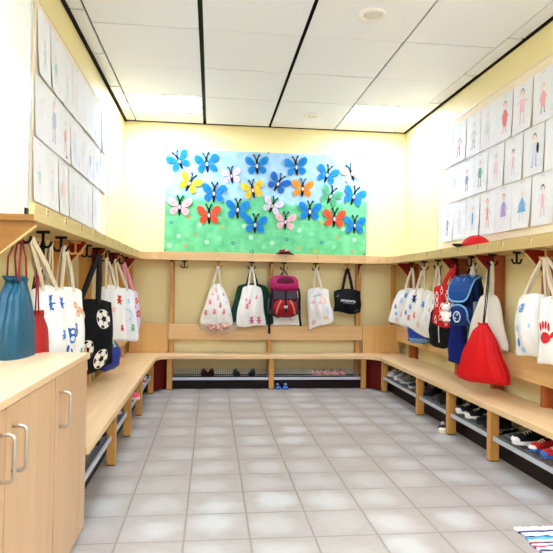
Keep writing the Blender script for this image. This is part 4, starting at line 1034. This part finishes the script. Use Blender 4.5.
rshoe('black sneaker with white toe, farther one in the third bay under the right bench', 4.27, (26, 26, 32), (232, 230, 226), a=-85, toe=(236, 234, 230))
rshoe('black sneaker with white toe, nearer one in the third bay under the right bench', 4.10, (24, 24, 30), (232, 230, 226), a=-95, toe=(236, 234, 230), lace=(236, 234, 230))
rshoe('black sandal in the third bay under the right bench', 3.93, (20, 20, 22), (40, 40, 44), a=-85, kind='strap', lace=(150, 150, 150))
rshoe('black shoe beside the near post, third bay under the right bench', 3.80, (18, 18, 20), (28, 28, 30), a=-100, lace=(90, 90, 96))
rshoe('black high shoe with white toe in the nearest bay under the right bench', 3.41, (18, 18, 22), (236, 234, 230), a=-88, L=.21, toe=(240, 238, 234))
rshoe('red shoe with white toe and blue sole in the nearest right bay', 3.26, (206, 44, 44), (40, 96, 180), a=-80, L=.17, toe=(240, 236, 232))
rshoe('red and blue shoe at the right edge, nearest shoe under the right bench', 3.12, (196, 40, 44), (40, 96, 180), a=-95, L=.17, toe=(60, 110, 190))
shoe('white and black sneaker standing on the floor beside a post of the right bench', (1.893, 4.52, 0), R(-25), (40, 38, 40), (240, 232, 206), .18, 'sneaker', toe=(242, 236, 216))
def lshoe(lab, y, up, sole, a=90, x=-.72, **k): shoe(lab, (x, y, rz(.19, -.624, -.86, x) + .012), R(a), up, sole, **k)
lshoe('black shoe on the left rack beside the cabinet', 3.45, (22, 22, 24), (40, 40, 44))
lshoe('black shoe on the left rack, just behind the nearest post', 3.66, (26, 26, 30), (44, 44, 48), a=80)
lshoe('dark red shoe on the left rack in the third bay', 4.25, (120, 50, 60), (190, 180, 180), a=85)
lshoe('grey and maroon shoe on the left rack, third bay, nearer one', 4.02, (110, 60, 66), (170, 166, 166), a=95)
lshoe('bright pink shoe sticking out of the left rack', 4.85, (236, 96, 120), (240, 206, 210), a=90, x=-.66)
lshoe('grey shoe on the far left rack', 5.75, (150, 140, 140), (206, 206, 206), a=80, x=-.70)
lshoe('red and grey shoe on the far left rack, nearer one', 5.5, (170, 70, 80), (206, 206, 206), a=95, x=-.69)

# ------------------------------------------------------------------ caps on the shelves
def cap(lab, loc, rotz, crown, brim, s=1.0, spots=None):
    t = thing('cap', lab, 'cap', loc, rotz, 'caps on the coat shelves'); q = MB(); n = 28; rings = []
    for j in range(11):
        a = j / 10 * PI / 2; r_ = math.cos(a)
        rings.append([(.088*s*max(r_, .02)*math.cos(2*PI*k/n)*(1.12), .088*s*max(r_, .02)*math.sin(2*PI*k/n), .085*s*math.sin(a)**.9) for k in range(n)])
    q.rings(rings, M(*crown, rough=.7)); cr = q.build('crown', t)
    q = MB(); q.ellipsoid((0, 0, .086*s), (.008*s, .008*s, .005*s), M(*brim), 10, 6); q.build('button', cr)
    q = MB(); pts = []
    for k in range(13):
        a = -1.15 + 2.3*k/12; pts.append((a, .084*s, .15*s + .02*s*math.cos(a)))
    for lay in (0, .004):
        pass
    top = [(-r1*math.cos(a)*1.05, r1*math.sin(a)*.8, .006 - .012*abs(math.sin(a))**2) for a, r0, r1 in pts]
    inn = [(-r0*math.cos(a)*1.1, r0*math.sin(a)*.95, .010) for a, r0, r1 in pts]
    lo = [[q.v((x, y, z - .0)) for x, y, z in inn], [q.v(p) for p in top]]; up = [[q.v((x, y, z + .005)) for x, y, z in inn], [q.v((x, y, z + .005)) for x, y, z in top]]
    mB = M(*brim, rough=.6)
    for k in range(12):
        q.face([lo[0][k], lo[0][k+1], lo[1][k+1], lo[1][k]], mB); q.face([up[0][k], up[1][k], up[1][k+1], up[0][k+1]], mB)
        q.face([lo[1][k], lo[1][k+1], up[1][k+1], up[1][k]], mB); q.face([lo[0][k], up[0][k], up[0][k+1], lo[0][k+1]], mB)
    q.face([lo[0][0], lo[1][0], up[1][0], up[0][0]], mB); q.face([lo[0][12], up[0][12], up[1][12], lo[1][12]], mB)
    q.build('brim', t)
    if spots:
        q = MB(); rnd = random.Random(7)
        for k in range(14):
            a = rnd.uniform(0, 2*PI); e = rnd.uniform(.25, 1.2); r_ = math.cos(e)
            q.ellipsoid((.0985*s*r_*math.cos(a), .088*s*r_*math.sin(a), .085*s*math.sin(e)**.9), (.012*s, .012*s, .008*s), M(*spots[k % len(spots)]), 8, 5)
        q.build('pattern', cr)
    return t
def lean(o, axis, deg): o.rotation_euler = (Matrix.Rotation(R(deg), 3, axis) @ o.rotation_euler.to_matrix()).to_euler()
t = cap('red cap with a black brim lying on the right coat shelf', (2.085, 4.37, 1.478), R(-72), (206, 30, 30), (24, 20, 22), 1.22)
lean(t, 'Y', 13)
t = cap('dark red patterned cap with black brim on the back coat shelf', (.825, 6.525, 1.482), R(84), (120, 26, 34), (20, 18, 20), 1.0, [(206, 120, 120), (24, 20, 22), (226, 190, 190)])
lean(t, 'X', -12)

# ------------------------------------------------------------------ rag rug
STR = [(236, 232, 240), (240, 240, 244), (206, 190, 226), (60, 60, 84), (196, 206, 226), (214, 190, 220), (244, 240, 244), (40, 40, 56), (80, 160, 214), (110, 184, 226), (236, 206, 222), (226, 120, 140), (50, 46, 50), (230, 226, 236), (150, 170, 210), (190, 60, 90)]
q = MB((1.9, 2.3, 0)); rnd = random.Random(5); y = 2.645; i = 0
while y > 1.75:
    w = rnd.uniform(.007, .017); nx = 26; x0 = 1.478 + .006*math.sin(y*40) - (2.665 - y)*.07
    mm = M(*STR[i % len(STR)], rough=.95, var=.25, scale=70) if i % 16 not in () else None
    rings = []
    for k in range(nx + 1):
        x = x0 + (2.16 - x0)*k/nx; yy = y + .003*math.sin(k*1.9 + i); z = .0125 + .002*math.sin(k*2.3 + i*1.7)
        rings.append([(x, yy + w*.55*math.cos(a), .0065 + (z - .0065)*math.sin(a)) for a in (0, PI/4, PI/2, 3*PI/4, PI, 5*PI/4, 3*PI/2, 7*PI/4)])
    q.rings(rings, mm); y -= w; i += 1
o = q.build('rag_rug', None, (1.9, 2.3, 0)); tag(o, 'striped blue, white and lilac rag rug on the tiles at the lower right', 'rug')
q = MB((1.9, 2.3, 0))
for k in range(34):
    x = 1.485 + k*.0195; q.tube([(x, 2.648, .006), (x + .004*math.sin(k*3), 2.660, .004), (x + .010*math.sin(k*2), 2.672, .003)], .0022, M(236, 232, 228), 5)
q.build('fringe', o)

# ------------------------------------------------------------------ small number cut-outs above the shelf lip
def text_mesh(s_, size, m):
    cu = bpy.data.curves.new('t', 'FONT'); cu.body = s_; cu.size = size; cu.extrude = .001; cu.align_x = 'CENTER'
    tmp = bpy.data.objects.new('t', cu); C.objects.link(tmp); bpy.context.view_layer.update()
    me = bpy.data.meshes.new_from_object(tmp.evaluated_get(bpy.context.evaluated_depsgraph_get())); bpy.data.objects.remove(tmp)
    me.materials.clear(); me.materials.append(m); return me
me = text_mesh('10', .06, M(40, 44, 44))
o = bpy.data.objects.new('number_sign', me); C.objects.link(o); o.location = (.44, 6.4442, 1.510); o.rotation_euler = (PI/2, 0, 0)
tag(o, 'dark number 10 standing on the back shelf lip at the foot of the mural', 'sign')

# ------------------------------------------------------------------ light and camera
w = bpy.data.worlds.new('daylight'); bpy.context.scene.world = w; w.use_nodes = True
w.node_tree.nodes['Background'].inputs[0].default_value = (.86, .92, 1.0, 1); w.node_tree.nodes['Background'].inputs[1].default_value = 1.15

cam = bpy.data.cameras.new('camera'); co = bpy.data.objects.new('camera', cam); C.objects.link(co)
cam.sensor_width = 36; cam.sensor_fit = 'HORIZONTAL'; cam.lens = 36 * 576.078 / 553; cam.clip_start = .05
r_ = Vector((0.99352672, -0.11253864, 0.0154827)); u_ = Vector((-0.01694507, -0.01204944, 0.99978381)); f_ = Vector((0.11232775, 0.99357429, 0.01387842))
mm = Matrix((r_, u_, -f_)).transposed().to_4x4(); mm.translation = (0, 0, 1.166)
co.matrix_world = mm
sc = bpy.context.scene; sc.camera = co
sc.view_settings.view_transform = 'Standard'; sc.view_settings.look = 'None'; sc.view_settings.gamma = 1; sc.view_settings.exposure = 0.72
sc.view_settings.use_curve_mapping = False
sc.cycles.use_denoising = True
sc.cycles.max_bounces = 10; sc.cycles.diffuse_bounces = 6; sc.cycles.transparent_max_bounces = 12
